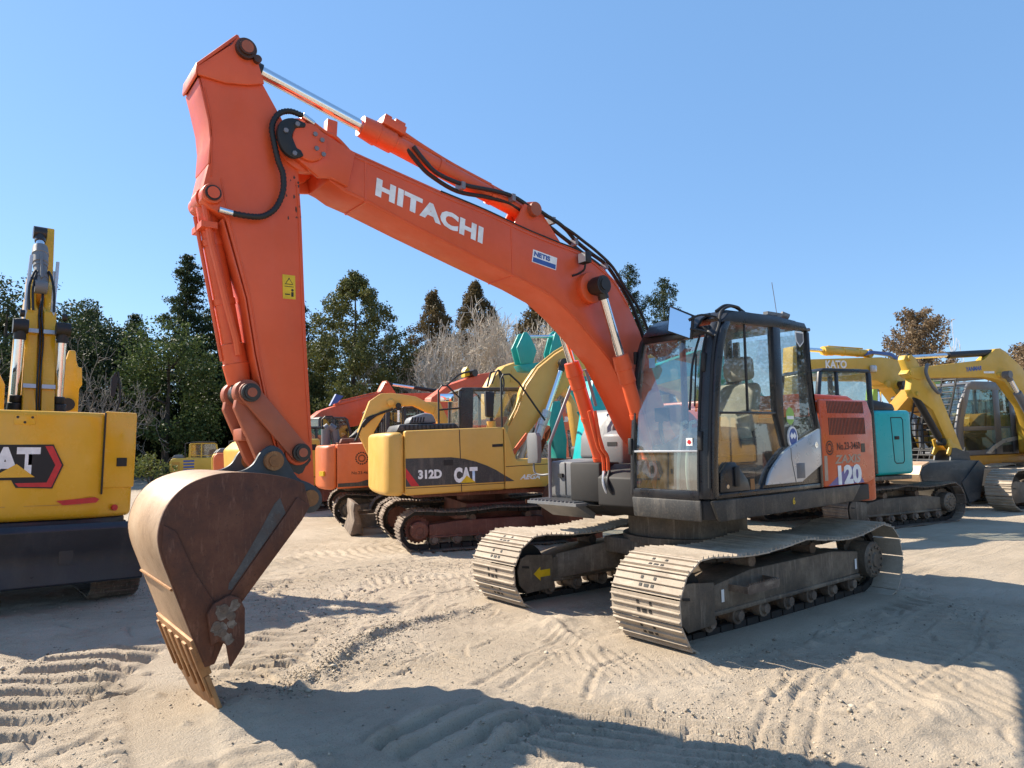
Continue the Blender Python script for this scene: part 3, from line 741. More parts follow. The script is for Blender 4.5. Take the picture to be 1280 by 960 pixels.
    ao = arm.build('arm', O, root, bevel=.008)
    fp = MB()
    for (u0, z0), (u1, z1) in zip(a_out[4:], a_out[3::-1][1:] if False else a_out[5:]):
        pass
    path = [(4.335, 1.62), (4.428, 1.962), (4.497, 2.287), (4.556, 2.648), (4.70, 3.15)]
    fp.prism([(u, z) for u, z in path] + [(u + .012, z) for u, z in reversed(path)], -.165, .158)
    path2 = [(4.787, 3.50), (4.778, 3.66), (4.79, 3.78), (4.832, 3.961), (4.856, 4.05)]
    fp.prism(path2 + [(u + .012, z) for u, z in reversed(path2)], -.165, .158)
    fp.build('face_plate', O, ao, bevel=.004)
    wl_ = MB().prism([(4.310, 2.672), (4.222, 2.674), (4.226, 2.838), (4.314, 2.838)], .1505, .153).build('warning_label', M['yellow_vinyl'], ao)
    MB().prism([(4.268, 2.82), (4.297, 2.772), (4.239, 2.772)], .1532, .154).build('symbol', M['ink'], wl_)
    MB().prism([(4.268, 2.810), (4.290, 2.777), (4.246, 2.777)], .1541, .1548).build('symbol_face', M['yellow_vinyl'], wl_)
    MB().prism([(4.299, 2.760), (4.237, 2.760), (4.237, 2.756), (4.299, 2.756)], .1532, .154).build('rule', M['ink'], wl_)
    fg = MB().cyl((4.245, .153, 2.735), (4.245, .154, 2.735), .009, n=10); fg.span(4.237, 4.253, .153, .154, 2.69, 2.722); fg.span(4.262, 4.296, .153, .154, 2.70, 2.708)
    fg.build('figure', M['ink'], wl_)
    pins = MB()
    for s in (-1, 1):
        pins.cut().rod([((4.575, s * .12, 4.325), .068), ((4.575, s * .205, 4.325), .068), ((4.575, s * .206, 4.325), .050), ((4.575, s * .225, 4.325), .050)], 24)
        pins.cut().rod([((4.775, s * .186, 3.30), .05), ((4.775, s * .20, 3.30), .05)], 20)
    pins.cut().cyl((4.50, .172, 4.275), (4.50, .205, 4.275), .026); pins.build('pin', M['greasy_brown'], ao)
    ring = MB().rod([((4.775, .2005, 3.30), .045), ((4.775, .204, 3.30), .045)], 20); ring.build('grease_ring', M['ink'], ao)
    MB().rod([((4.775, .2035, 3.30), .038), ((4.775, .2065, 3.30), .038)], 20).build('pin_cap', O, ao)
    MB().rod([((4.575, .2255, 4.325), .040), ((4.575, .229, 4.325), .040)], 20).build('pin_cap', M['link'], ao)
    gs = MB().prism([(4.215 + .098 * random.uniform(.8, 1.1) * math.cos(2 * math.pi * i / 22), 1.615 + .125 * random.uniform(.8, 1.1) * math.sin(2 * math.pi * i / 22)) for i in range(22)], .1503, .1512)
    gs.build('grease_stain', M['grease'], ao)
    ch = MB()
    for i in range(16):
        cu, cz, q = 4.195 + random.uniform(-.01, .10), random.uniform(3.20, 3.58), random.uniform(.003, .010)
        ch.prism([(cu + q * random.uniform(.4, 1.3) * math.cos(2 * math.pi * j / 7), cz + 1.8 * q * random.uniform(.4, 1.3) * math.sin(2 * math.pi * j / 7)) for j in range(7)], .1503, .1508)
    o_ = ch.build('paint_chips', M['greasy_brown'], ao); o_['kind'] = 'stuff'
    wd = MB()
    for s_ in (-1, 1):
        wd.cut().tube([(u - .022, s_ * .1515, z) for u, z in ((4.845, 4.00), (4.80, 3.76), (4.80, 3.62), (4.80, 3.42))], .0045, n=6)
        wd.cut().tube([(u, s_ * .1515, z) for u, z in ((4.72, 3.42), (4.665, 3.17), (4.525, 2.648), (4.466, 2.287), (4.398, 1.962), (4.335, 1.72))], .0045, n=6)
        wd.cut().tube([(u + .022, s_ * .1515, z) for u, z in ((4.195, 3.5), (4.179, 3.265), (4.145, 2.40), (4.117, 1.93), (4.10, 1.70))], .004, n=6)
    wd.build('weld_seam', O, ao)
    wb_ = MB()
    for s_ in (-1, 1):
        wb_.cut().tube([(u, s_ * .1762, z + .022) for u, z in low[5:14]], .0045, n=6)
        wb_.cut().tube([(u, s_ * .1762, z - .022) for u, z in top[1:10]], .0045, n=6)
    wb_.build('weld_seam', O, boom)
    # ---- arm cylinder on top of the boom
    cyl = ram(root, 'arm_cylinder', (2.07, 3.70), (4.555, 4.33), 0.0, .072, .045, .60, O)
    blk = MB(); d = (Vector((4.50, 0, 4.325)) - Vector((2.07, 0, 3.70))).normalized(); nrm = Vector((-d.z, 0, d.x)); s0 = Vector((2.07, 0, 3.70)) + d * 1.40
    rot = Matrix(((d.x, 0, nrm.x), (0, 1, 0), (d.z, 0, nrm.z)))
    blk.box(s0 + nrm * .105, (.20, .15, .07), rot); blk.box(s0 + nrm * .15 - d * .05, (.09, .10, .06), rot); blk.box(s0 + nrm * .14 + d * .06, (.06, .12, .05), rot)
    blk.tube([s0 + nrm * .12 - d * .1, s0 + nrm * .10 - d * .3, s0 + nrm * .085 - d * .6, s0 + nrm * .09 - d * 1.0], .02)
    for k in range(8):
        a = 2 * math.pi * k / 8; e = s0 + d * .07
        p = e + (nrm * math.cos(a) + Vector((0, 1, 0)) * math.sin(a)) * .075
        blk.cyl(p, p + d * .035, .012, n=6)
    blk.build('valve_block', O, cyl, bevel=.006)
    lug = MB()
    for s in (-1, 1): lug.cut().prism([(1.70, 3.41), (2.30, 3.50), (2.15, 3.76), (2.03, 3.79), (1.96, 3.70)], s * .085, s * .115)
    lug.build('cylinder_lug', O, root, bevel=.008)
    lp = MB()
    for s in (-1, 1): lp.cut().rod([((2.07, s * .11, 3.70), .062), ((2.07, s * .17, 3.70), .062)], 18)
    lp.build('pin', M['link'], boom)
    # ---- boom cylinders
    for s in (-1, 1):
        ram(root, 'boom_cylinder', (.80, 1.20), (1.48, 3.055), s * .33, .066, .040, .615, O)
    bk = MB()
    for s in (-1, 1):
        for q in (.24, .42): bk.cut().prism([(.70, 1.08), (.95, 1.08), (.90, 1.30), (.72, 1.30)], s * q - .015, s * q + .015)
    bk.build('cylinder_bracket', M['black_matt'], root)
    # ---- bucket cylinder and linkage
    ram(root, 'bucket_cylinder', (4.775, 3.30), (4.535, 2.03), 0.0, .066, .042, .87, O)
    hc = MB().tube([(4.80, .09, 3.24), (4.76, .10, 3.0), (4.66, .10, 2.6), (4.60, .10, 2.38), (4.58, .09, 2.28)], .022, n=8, smooth=False)
    hc.span(4.73, 4.83, -.11, .13, 3.09, 3.13)
    hc.build('feed_pipe', O, root)
    lk = MB()
    for s in (-1, 1):
        a, b = Vector((4.541, 0, 2.025)), Vector((4.207, 0, 1.632)); d = (b - a).normalized(); n = Vector((-d.z, 0, d.x))
        poly = []
        for c, sg in ((a, -1), (b, 1)):
            for t in np.linspace(-math.pi / 2, math.pi / 2, 9):
                w = d * math.cos(t) * sg * .07 + n * math.sin(t) * sg * .065
                poly.append(((c + w).x, (c + w).z))
        lk.cut().prism(poly, s * .175, s * .205)
    lk.build('idler_link', M['link'], root, bevel=.006)
    hl = MB()
    for s in (-1, 1):
        hl.prism([(4.60, 2.04), (4.56, 2.10), (4.50, 2.09), (4.46, 2.02), (4.345, 1.60), (4.37, 1.53), (4.43, 1.52), (4.47, 1.58), (4.62, 1.93)], s * .09, s * .15)
        hl.cyl((4.541, s * .085, 2.03), (4.541, s * .168, 2.03), .085, n=22)
    hl.span(4.44, 4.56, -.089, .089, 1.72, 1.80)
    hl.build('bucket_link', M['link'], root, bevel=.008)
    lp = MB()
    for c in ((4.541, 2.025), (4.207, 1.632)):
        for s in (-1, 1):
            lp.cut().rod([((c[0], s * .15, c[1]), .06), ((c[0], s * .235, c[1]), .06), ((c[0], s * .236, c[1]), .045), ((c[0], s * .25, c[1]), .045)], 22)
    lp.build('link_pin', M['grease'], root)
    lc = MB()
    for c in ((4.541, 2.025), (4.207, 1.632)): lc.cut().rod([((c[0], .2505, c[1]), .030), ((c[0], .256, c[1]), .030), ((c[0], .2562, c[1]), .012), ((c[0], .259, c[1]), .012)], 18)
    lc.build('pin_cap', M['link'], root)
    # ---- bucket
    arc = smooth2([(4.28, 1.44), (4.373, 1.478), (4.535, 1.514), (4.716, 1.530), (4.85, 1.515), (4.982, 1.462), (5.075, 1.36), (5.118, 1.225), (5.108, 1.10), (5.05, .93),
                   (4.985, .75), (4.925, .585), (4.865, .43)], 4)
    th = .028
    inner = []
    for i, p in enumerate(arc):
        a = arc[max(i - 1, 0)]; b = arc[min(i + 1, len(arc) - 1)]
        dx, dz = b[0] - a[0], b[1] - a[1]; l = math.hypot(dx, dz)
        inner.append((p[0] + dz / l * th, p[1] - dx / l * th))
    HW = .455
    bu = MB().prism(arc + inner[::-1], -HW + .001, HW - .026).build('bucket', M['bucket_back'], root, bevel=.004)
    side = arc + [(4.81, .44), (4.665, .765), (4.300, 1.215), (4.245, 1.30)]
    for s, nm in ((1, 'side_plate'), (-1, 'side_plate')):
        y0 = HW - .025 if s == 1 else -HW
        MB().prism([(p[0], p[1]) for p in side], y0, y0 + .025).build(nm, M['rust'], bu, bevel=.004)
    wr = [(5.095, 1.255), (5.03, 1.215), (4.93, .98), (4.78, .72), (4.83, .47), (4.865, .455), (4.95, .68), (5.045, .945), (5.10, 1.12)]
    MB().prism(wr, HW + .0005, HW + .012).build('wear_plate', M['rust'], bu, bevel=.004)
    edge = MB().prism([(4.245, 1.30), (4.30, 1.212), (4.668, .762), (4.74, .81), (4.40, 1.26), (4.33, 1.36)], HW + .0005, HW + .016)
    edge.build('side_edge', M['rust'], bu, bevel=.006)
    sl = MB().prism([(4.400, 1.268), (4.46, 1.19), (4.55, 1.07), (4.66, .925), (4.72, .845), (4.74, .85), (4.735, .885), (4.67, .985), (4.60, 1.10), (4.535, 1.21), (4.47, 1.325), (4.435, 1.36)], HW + .0005, HW + .0025).build('worn_strip', M['worn'], bu)
    sc = MB()
    cut = [(4.865, .735), (4.83, .79), (4.745, .825), (4.685, .80), (4.655, .735), (4.655, .53), (4.735, .415), (4.758, .545), (4.80, .575), (4.84, .56)]
    for y in (HW + .017, -HW - .047): sc.cut().prism(cut, y, y + .03)
    sc.build('side_cutter', M['rust'], bu, bevel=.006)
    cb = MB()
    for u, z in ((4.775, .755), (4.735, .705), (4.815, .665), (4.785, .62)):
        cb.cut().rod([((u, HW + .046, z), .025), ((u, HW + .053, z), .025), ((u, HW + .0535, z), .012), ((u, HW + .058, z), .012)], 14)
    cb.build('bolt', M['shoe_dark'], bu)
    md = MB()
    for cx, cz, q in ((4.785, .735, .055), (4.72, .765, .035), (4.80, .64, .05), (4.73, .66, .03), (4.75, .58, .035)):
        md.cut().prism([(cx + q * random.uniform(.55, 1.15) * math.cos(2 * math.pi * i / 14), cz + q * random.uniform(.6, 1.15) * math.sin(2 * math.pi * i / 14)) for i in range(14)], HW + .0472, HW + .0485 + .0012 * q * 10)
    md.build('dried_mud', M['mud'], bu)
    lip = MB().prism([(4.925, .60), (4.945, .59), (4.885, .425), (4.83, .43), (4.84, .47)], -HW, HW - .002).build('lip', M['rust_orange'], bu, bevel=.006)
    wb = MB()
    for z in (.905, .60):
        i = min(range(len(arc)), key=lambda k: abs(arc[k][1] - z) + (10 if arc[k][0] < 4.8 else 0)); p, q = arc[i], arc[i + 1 if i + 1 < len(arc) else i - 1]
        wb.cut().tube([(p[0] + .004, -HW + .01, p[1]), (p[0] + .004, HW - .03, p[1])], .009, n=6, smooth=False)
    wb.build('weld_seam', M['rust_orange'], bu)
    # flat plate welded over the teeth
    A, Bp = Vector((4.905, 0, .53)), Vector((4.752, 0, .115)); d = (Bp - A); n = Vector((-d.z, 0, d.x)).normalized()
    if n.x < 0: n = -n
    pt = lambda k, t: (A + d * k + n * t)
    ep = MB()
    def slab(k0, k1, y0, y1, t0=-.012, t1=.012, k0b=None, y0b=None):
        a, b, c, e = pt(k0, t0), pt(k1, t0), pt(k1, t1), pt(k0, t1)
        ep.prism([(a.x, a.z), (b.x, b.z), (c.x, c.z), (e.x, e.z)], y0, y1)
    # plate outline in (k along d, y): far lower corner cut off
    Q = [(.36, -.45), (.36, .45), (1.0, .45), (1.0, -.25), (.60, -.45)]
    vs = [pt(k, -.014) + Vector((0, y, 0)) for k, y in Q] + [pt(k, .014) + Vector((0, y, 0)) for k, y in Q]
    m_ = len(Q)
    ep.add(vs, [tuple(range(m_)), tuple(range(2 * m_ - 1, m_ - 1, -1))] + [(i, (i + 1) % m_, m_ + (i + 1) % m_, m_ + i) for i in range(m_)])
    for k in range(6):
        y = -.445 + .89 * k / 5
        slab(-.06, .358, y - .042 if k else y - .005, y + .042 if k < 5 else y + .005, -.03, .03)
        slab(.30, .66, y - .030 if k else y, y + .030 if k < 5 else y, .0145, .03)
    ep.build('edge_plate', M['rust_orange'], bu, bevel=.005)
    ear = MB()
    for s in (-1, 1):
        e = smooth2([(4.70, 1.525), (4.60, 1.53), (4.53, 1.57), (4.485, 1.64), (4.42, 1.685), (4.35, 1.655), (4.31, 1.585), (4.24, 1.47), (4.16, 1.43), (4.085, 1.37),
                     (4.075, 1.29), (4.13, 1.235), (4.22, 1.24), (4.30, 1.25)], 3)
        ear.cut().prism(e + [(4.42, 1.40)], s * .212, s * .242)
    ear.build('ear', M['slate'], bu, bevel=.006)
    bp = MB()
    for s in (-1, 1):
        bp.cut().rod([((4.406, s * .2, 1.585), .062), ((4.406, s * .275, 1.585), .062), ((4.406, s * .276, 1.585), .035), ((4.406, s * .285, 1.585), .035)], 22)
        bp.cut().rod([((4.158, s * .2, 1.33), .055), ((4.158, s * .258, 1.33), .055)], 22)
    bp.build('pin', M['rust_orange'], bu)
    # ---- hoses
    rb = M['rubber']
    h = [(4.195, 3.96), (4.285, 3.967), (4.363, 3.924), (4.406, 3.828), (4.389, 3.71), (4.362, 3.596), (4.33, 3.513), (4.33, 3.394), (4.374, 3.279), (4.447, 3.207), (4.531, 3.184), (4.658, 3.183), (4.743, 3.193)]
    P = catmull([Vector((u, .205, z)) for u, z in h], 9)
    rad = [.017 if i % 2 else .0215 for i in range(len(P))]
    MB().tube(P, rad, n=10, smooth=False).build('hydraulic_hose', rb, root, smooth=60)
    fe = MB().cyl((4.743, .205, 3.193), (4.66, .205, 3.183), .022, n=10); fe.cut().cyl((4.195, .205, 3.96), (4.11, .19, 3.93), .022, n=10)
    fe.build('hose_fitting', M['chrome'], root)
    MB().tube([(4.11, .19, 3.93), (4.02, .17, 3.90), (3.92, .15, 3.885), (3.80, .14, 3.80)], .016).build('steel_pipe', O, root)
    hb = [(3.257, 4.003), (3.145, 3.90), (3.032, 3.83), (2.79, 3.79), (2.483, 3.80), (2.268, 3.79), (2.046, 3.72), (1.814, 3.665), (1.664, 3.599), (1.545, 3.511), (1.354, 3.42), (1.161, 3.337), (1.0, 3.184), (.83, 2.99), (.72, 2.78), (.6, 2.5)]
    MB().tube([(u, .10, z) for u, z in hb], .018).build('hydraulic_hose', rb, root)
    MB().tube([(u + .03, .055, z - (.05 if 2 < i < 9 else .015)) for i, (u, z) in enumerate(hb)], .018).build('hydraulic_hose', rb, root)
    MB().tube([(u - .05, .14, z - .02 - .03 * math.sin(i * 1.3)) for i, (u, z) in enumerate(hb[6:])], .014).build('hydraulic_hose', rb, root)
    MB().tube([(u, .165, z + .02) for u, z in top[2:8]], .008).build('wire', rb, root)
    cl = MB()
    for i in (3, 5, 7, 9, 11): u, z = hb[i]; cl.cut().box((u + .015, .08, z - .015), (.035, .10, .06))
    cl.build('hose_clamp', M['steel_grey'], root)
    MB().tube([(3.97, .12, 3.86), (3.92, .14, 3.78), (3.85, .15, 3.75), (3.76, .15, 3.80)], .010).build('hydraulic_hose', rb, root)
    MB().tube([(1.10, .36, 1.62), (1.02, .42, 1.50), (1.0, .44, 1.36), (1.05, .44, 1.26), (1.08, .40, 1.15)], .016).build('hydraulic_hose', rb, root)
    for k in (0, 1):
        pa = MB().tube([(1.16 - .05 * k, -.20 + .03 * k, 1.95), (1.06, -.20 + .05 * k, 1.62), (1.0, -.19 + .06 * k, 1.50), (.98, -.2 + .06 * k, 1.36)], .018)
        pa.build('steel_pipe', O, root)
        MB().tube([(.98, -.2 + .07 * k, 1.36), (1.03 + .02 * k, -.16 + .07 * k, 1.24), (1.0, -.12 + .07 * k, 1.12), (.9, -.1, 1.05)], .017).build('hydraulic_hose', M['silver'] if k == 0 else rb, root)

main_excavator()

# ================================================================== THE OTHER MACHINES
def panel_line(mb, pts, v, face, w=.008):
    """dark gap between two sheet-metal panels: a thin strip 2 mm proud along a (u,z) polyline"""
    for (a, b), (c, d) in zip(pts, pts[1:]):
        l = math.hypot(c - a, d - b); nx, nz = -(d - b) / l * w / 2, (c - a) / l * w / 2
        mb.prism([(a + nx, b + nz), (c + nx, d + nz), (c - nx, d - nz), (a - nx, b - nz)], v - .001 * face, v + .003 * face)

def simple_cab(root, u0, u1, z0, z1, v0, v1, mat, slope=.22, front=1, split=None, seat=True, tint='glass_dark'):
    """glazed cab: floor box, posts, roof, panes. u0 rear, u1 front"""
    zb = z0 + (z1 - z0) * .36
    f = lambda z: u1 - slope * max(0, (z - zb) / (z1 - zb)) ** 1.6
    c = MB()
    t = .06
    for v in (v0, v1 - t):
        c.prism([(u1, z0), (u1, zb), (f((zb + z1) / 2), (zb + z1) / 2), (f(z1 - .05), z1 - .06), (f(z1 - .05) - .08, z1 - .06), (f((zb + z1) / 2) - .08, (zb + z1) / 2), (u1 - .08, zb), (u1 - .08, z0)], v, v + t)
        c.prism([(u0, z0), (u0 + .09, z0), (u0 + .12, z1 - .06), (u0 + .03, z1 - .06)], v, v + t)
        m = split if split is not None else u0 + (u1 - u0) * .40
        c.prism([(m, z0 + .02), (m + .06, z0 + .02), (m + .06, z1 - .061), (m, z1 - .061)], v + .004, v + t - .004)
        c.prism([(u0 + .091, z0), (u1 - .081, z0), (u1 - .081, z0 + .12), (u0 + .091, z0 + .12)], v + .006, v + t - .006)
        c.prism([(u0 + .10, zb), (u1 - .085, zb), (u1 - .085, zb + .035), (u0 + .10, zb + .035)], v + .012, v + t - .012)
    c.prism([(u0 + .02, z1 - .059), (f(z1) + .0, z1 - .059), (f(z1) - .10, z1), (u0 + .10, z1)], v0 - .005, v1 + .005)
    c.span(u0, u1, v0 + t + .001, v1 - t - .001, z0, z0 + .10)
    c.span(u0 + .005, u0 + .05, v0 + t + .001, v1 - t - .001, z0 + .101, zb)
    o = c.build('cab', mat, root, bevel=.014)
    G = M[tint]
    for v in (v0 + .03, v1 - .03):
        MB().sheet([(u0 + .09, v, zb + .036), (u1 - .08, v, zb + .036), (f((zb + z1) / 2) - .07, v, (zb + z1) / 2), (f(z1) - .06, v, z1 - .07), (u0 + .12, v, z1 - .07)]).build('window', G, o)
        MB().sheet([(u0 + .09, v, z0 + .121), (u1 - .08, v, z0 + .121), (u1 - .08, v, zb - .001), (u0 + .09, v, zb - .001)]).build('window', G, o)
    MB().sheet([(u1 - .03, v0 + t, z0 + .12), (u1 - .03, v1 - t, z0 + .12), (u1 - .03, v1 - t, zb), (f(z1) - .02, v1 - t, z1 - .07), (f(z1) - .02, v0 + t, z1 - .07), (u1 - .03, v0 + t, zb)]).build('windscreen', G, o)
    MB().sheet([(u0 + .04, v0 + t, zb), (u0 + .04, v1 - t, zb), (u0 + .07, v1 - t, z1 - .07), (u0 + .07, v0 + t, z1 - .07)]).build('window', G, o)
    if seat:
        um, vm = u0 + (u1 - u0) * .38, (v0 + v1) / 2; zs = z0 + .42
        s = MB().prism([(um - .15, zs), (um + .35, zs), (um + .38, zs + .10), (um - .1, zs + .12)], vm - .2, vm + .2)
        s.prism([(um - .18, zs + .1), (um - .05, zs + .1), (um - .14, zs + .62), (um - .24, zs + .60)], vm - .2, vm + .2)
        s.span(um - .05, um + .2, vm - .15, vm + .15, z0 + .1, zs - .002)
        s.build('seat', M['seat_dark'], o, bevel=.03)
    return o

def house(root, poly, hw, mat, bevel=.07, tail=None):
    b = MB().prism(poly, -hw, hw)
    return b.build('house', mat, root, bevel=bevel, seg=3)

def under(root, half, r, w, gauge, n, shoe, frame, deck_z, deck=(-1.4, 1.4, 1.1), zc=None):
    zc = zc or r + .028
    for s in (1, -1): track(root, s * gauge, s, half, r, zc, w, n, shoe, frame, sag=.03, bolts=False)
    m = MB().span(-.5, .5, -gauge + .12, gauge - .12, .35, deck_z - .22)
    m.cyl((0, 0, deck_z - .24), (0, 0, deck_z - .06), .45, n=28)
    m.span(deck[0], deck[1], -deck[2], deck[2], deck_z - .07, deck_z)
    m.build('undercarriage_frame', frame, root, bevel=.01)

def boom_part(root, name, poly, hw, mat, bosses=(), v=0.0):
    b = MB().prism(poly, v - hw, v + hw)
    for u, z, r in bosses: b.cyl((u, v - hw - .05, z), (u, v + hw + .05, z), r, n=18)
    return b.build(name, mat, root, bevel=.012)

def bucket_simple(root, prof, hw, mat, ear=None):
    """prof: outer curve of the bucket from hinge side to lip, closed by the opening"""
    th = .03; inner = []
    for i, p in enumerate(prof):
        a = prof[max(i - 1, 0)]; b = prof[min(i + 1, len(prof) - 1)]
        dx, dz = b[0] - a[0], b[1] - a[1]; l = math.hypot(dx, dz); inner.append((p[0] + dz / l * th, p[1] - dx / l * th))
    cx = sum(p[0] for p in prof) / len(prof); cz = sum(p[1] for p in prof) / len(prof)
    if (inner[len(inner) // 2][0] - cx) ** 2 + (inner[len(inner) // 2][1] - cz) ** 2 > (prof[len(prof) // 2][0] - cx) ** 2 + (prof[len(prof) // 2][1] - cz) ** 2:
        inner = [(2 * p[0] - q[0], 2 * p[1] - q[1]) for p, q in zip(prof, inner)]
    b = MB().prism(prof + inner[::-1], -hw, hw)
    for y in (-hw - .001, hw + .001): b.prism(prof, y - .015, y + .015)
    o = b.build('bucket', mat, root, bevel=.006)
    t = MB(); (a, z), (a2, z2) = prof[-1], prof[-2]
    l = math.hypot(a - a2, z - z2); dx, dz = (a - a2) / l, (z - z2) / l
    for k in range(5):
        y = -hw + .05 + (2 * hw - .1) * k / 4
        t.cut().prism([(a - dx * .05, z - dz * .05), (a + dx * .16, z + dz * .16), (a + dx * .02 - dz * .04, z + dz * .02 + dx * .04)], y - .035, y + .035)
    t.build('tooth', M['dark'], o)
    return o

def rails(root, paths, r=.018, mat=None):
    m = MB()
    for p in paths: m.cut().tube(p, r, n=8, smooth=False)
    return m.build('handrail', mat or M['rubber'], root)

def hoop(u0, u1, v, z0, z1):
    return [(u0, v, z0), (u0, v, z1 - .06), (u0 + .06 * (1 if u1 > u0 else -1), v, z1), (u1 - .06 * (1 if u1 > u0 else -1), v, z1), (u1, v, z1 - .06), (u1, v, z0)]

# ---- yellow machine seen from behind at the left edge
def rear_view():
    root = thing('excavator', 'glossy yellow excavator seen from behind, with a raised navy blade and hexagon badge', 'excavator', (5.66, -4.95, -.02), 272, False)
    Y = M['yellow']
    under(root, .95, .30, .46, .94, 36, M['shoe_dark'], M['dark'], .80, (-1.0, 1.05, 1.05))
    # body: plan outline extruded, rounded tail
    bod = MB().prism([(-1.30, -.74), (-1.345, -.55), (-1.36, 0), (-1.345, .55), (-1.30, .74), (-1.14, 1.06), (-.5, 1.12), (1.0, 1.12), (1.0, -1.12), (-.5, -1.12), (-1.14, -1.06)], .86, 1.945, axis='z')
    b = bod.build('house', Y, root, bevel=.05, seg=3)
    low = MB().prism([(-1.25, -.72), (-1.30, 0), (-1.25, .72), (-1.05, 1.02), (.9, 1.05), (.9, -1.05), (-1.05, -1.02)], .70, .858, axis='z').build('house_underside', M['navy'], root, bevel=.02)
    # corner doors
    for s in (-1, 1):
        d = MB().prism([(-1.315, s * .745), (-1.155, s * 1.075), (-.6, s * 1.135), (-.6, s * 1.10), (-1.13, s * 1.04), (-1.28, s * .74)], 1.16, 1.962, axis='z').build('corner_door', Y, root, bevel=.02)
        l = MB().prism([(-1.258, s * .885), (-1.212, s * .985), (-1.198, s * .975), (-1.245, s * .875)], 1.385, 1.475, axis='z'); l.build('latch', M['ink'], d)
    k = -1.362
    ln = MB()
    ln.prism([(.90, 1.005), (-.55, 1.005), (-.62, 1.06), (-.62, 1.07), (-.54, 1.013), (.90, 1.013)], k + .02, k + .004, axis='x')
    ln.build('panel_line', M['amber'], b)
    MB().prism([(-.34, 1.05), (-.37, 1.03), (-.40, 1.005), (-.69, 1.02), (-.72, 1.055), (-.68, 1.075)], -1.364, -1.335, axis='x').build('reflector', M['red'], b)
    MB().cyl((-1.25, -.875, .955), (-1.27, -.885, .955), .032).build('reflector', M['red'], b)
    MB().prism([(.05, 1.80), (-.13, 1.80), (-.13, 1.90), (.05, 1.90)], -1.366, -1.345, axis='x').build('camera_plate', Y, b, bevel=.01)
    cp = MB()
    for y, z in ((.02, 1.875), (-.10, 1.875), (-.04, 1.825)): cp.cyl((-1.365, y, z), (-1.368, y, z), .012)
    cp.build('bolt', M['ink'], b)
    hx = [(.46, 1.60), (-.29, 1.61), (-.385, 1.405), (-.30, 1.175), (.0, 1.19), (.04, 1.265), (.46, 1.265), (.56, 1.40)]
    bd = MB().prism(hx, -1.3665, -1.345, axis='x').build('badge', M['ink'], b)
    MB().prism([(-.22, 1.595), (-.285, 1.595), (-.37, 1.405), (-.292, 1.188), (-.02, 1.20), (.01, 1.235), (-.25, 1.235), (-.315, 1.405)], -1.3685, -1.3667, axis='x').build('badge_rim', M['red'], bd)
    text('lettering', 'CAT', (-1.3669, .40, 1.30), (0, -1, 0), (0, 0, 1), .585, .285, M['white'], bd, .05, 0, .0015)
    MB().prism([(.20, 1.29), (.005, 1.42), (-.15, 1.29)], -1.371, -1.3695, axis='x').build('triangle', Y, bd)
    sm_ = MB()
    for s in (-1, 1): sm_.cut().prism([(-1.328, s * .735), (-1.325, s * .75), (-1.30, s * .748), (-1.30, s * .735)], 1.10, 1.947, axis='z')
    sm_.build('panel_gap', M['ink'], b)
    # blade
    bl = [(-1.62, .84), (-1.66, .78), (-1.60, .58), (-1.59, .42), (-1.63, .27), (-1.60, .25), (-1.55, .42), (-1.555, .60), (-1.60, .80)]
    B = MB().prism(bl, -1.10, 1.10).build('dozer_blade', M['navy'], root, bevel=.008)
    ba = MB()
    for s in (-1, 1): ba.cut().prism([(-1.60, .62), (-1.6, .45), (-.6, .30), (-.6, .42)], s * .42 - .06, s * .42 + .06)
    ba.build('blade_arm', M['navy'], B)
    # boom seen end-on, pivot ahead of the house
    bo = MB()
    for v in (-.235, -.425): bo.prism([(.45, 1.55), (.62, 1.55), (.95, 2.6), (1.30, 3.35), (1.15, 3.50), (.78, 3.30), (.62, 2.6), (.42, 2.0)], v - .068, v + .068)
    bo.prism([(.55, 1.55), (.64, 1.55), (.97, 2.6), (1.28, 3.36), (1.22, 3.40), (.90, 2.9), (.68, 2.3)], -.356, -.304)
    bom = bo.build('boom', Y, root, bevel=.012)
    MB().prism([(.80, 1.6), (1.2, 1.6), (1.25, 2.6), (1.15, 3.0), (.98, 2.6), (.85, 2.2)], -.575, -.085).build('boom_foot', Y, root, bevel=.015)
    bn = MB()
    for v in (-.235, -.425):
        for z, u in ((3.03, .70), (2.33, .515)): bn.cut().box((u - .012, v, z), (.03, .14, .05), Matrix.Rotation(.2, 3, 'Y'))
    bn.build('marker_band', M['silver'], bom)
    ey = MB()
    for v in (-.235, -.425): ey.cut().prism([(.85, 3.25), (1.25, 3.40), (1.30, 3.70), (1.20, 3.78), (1.0, 3.6)], v - .05, v + .05)
    ey.build('boom_lug', Y, bom, bevel=.01)
    sm = boom_part(root, 'arm', [(1.25, 3.30), (1.5, 3.40), (1.62, 4.0), (1.66, 4.52), (1.52, 4.58), (1.40, 4.0), (1.15, 3.5)], .095, Y, v=-.40)
    ram(root, 'arm_cylinder', (.86, 3.62), (1.35, 4.44), -.315, .075, .05, .62, M['grey'], True)
    for v in (-.11, -.55):
        c = MB().cyl((.60, v, 1.92), (.58, v, 2.13), .085); c.cyl((.58, v, 2.131), (.57, v, 2.22), .065); c.build('dust_cover', M['rubber'], root, bevel=.01)
        r_ = ram(root, 'boom_cylinder', (.70, 1.60), (.58, 3.06), v, .060, .052, .36, M['rubber'], False)
        MB().box((.57, v, 3.08), (.13, .14, .13)).build('pin_block', M['rubber'], r_, bevel=.03)
        MB().cyl((.54, v + .02, 3.21), (.54, v - .03, 3.21), .045).build('work_light', M['rubber'], r_)
    hs = MB()
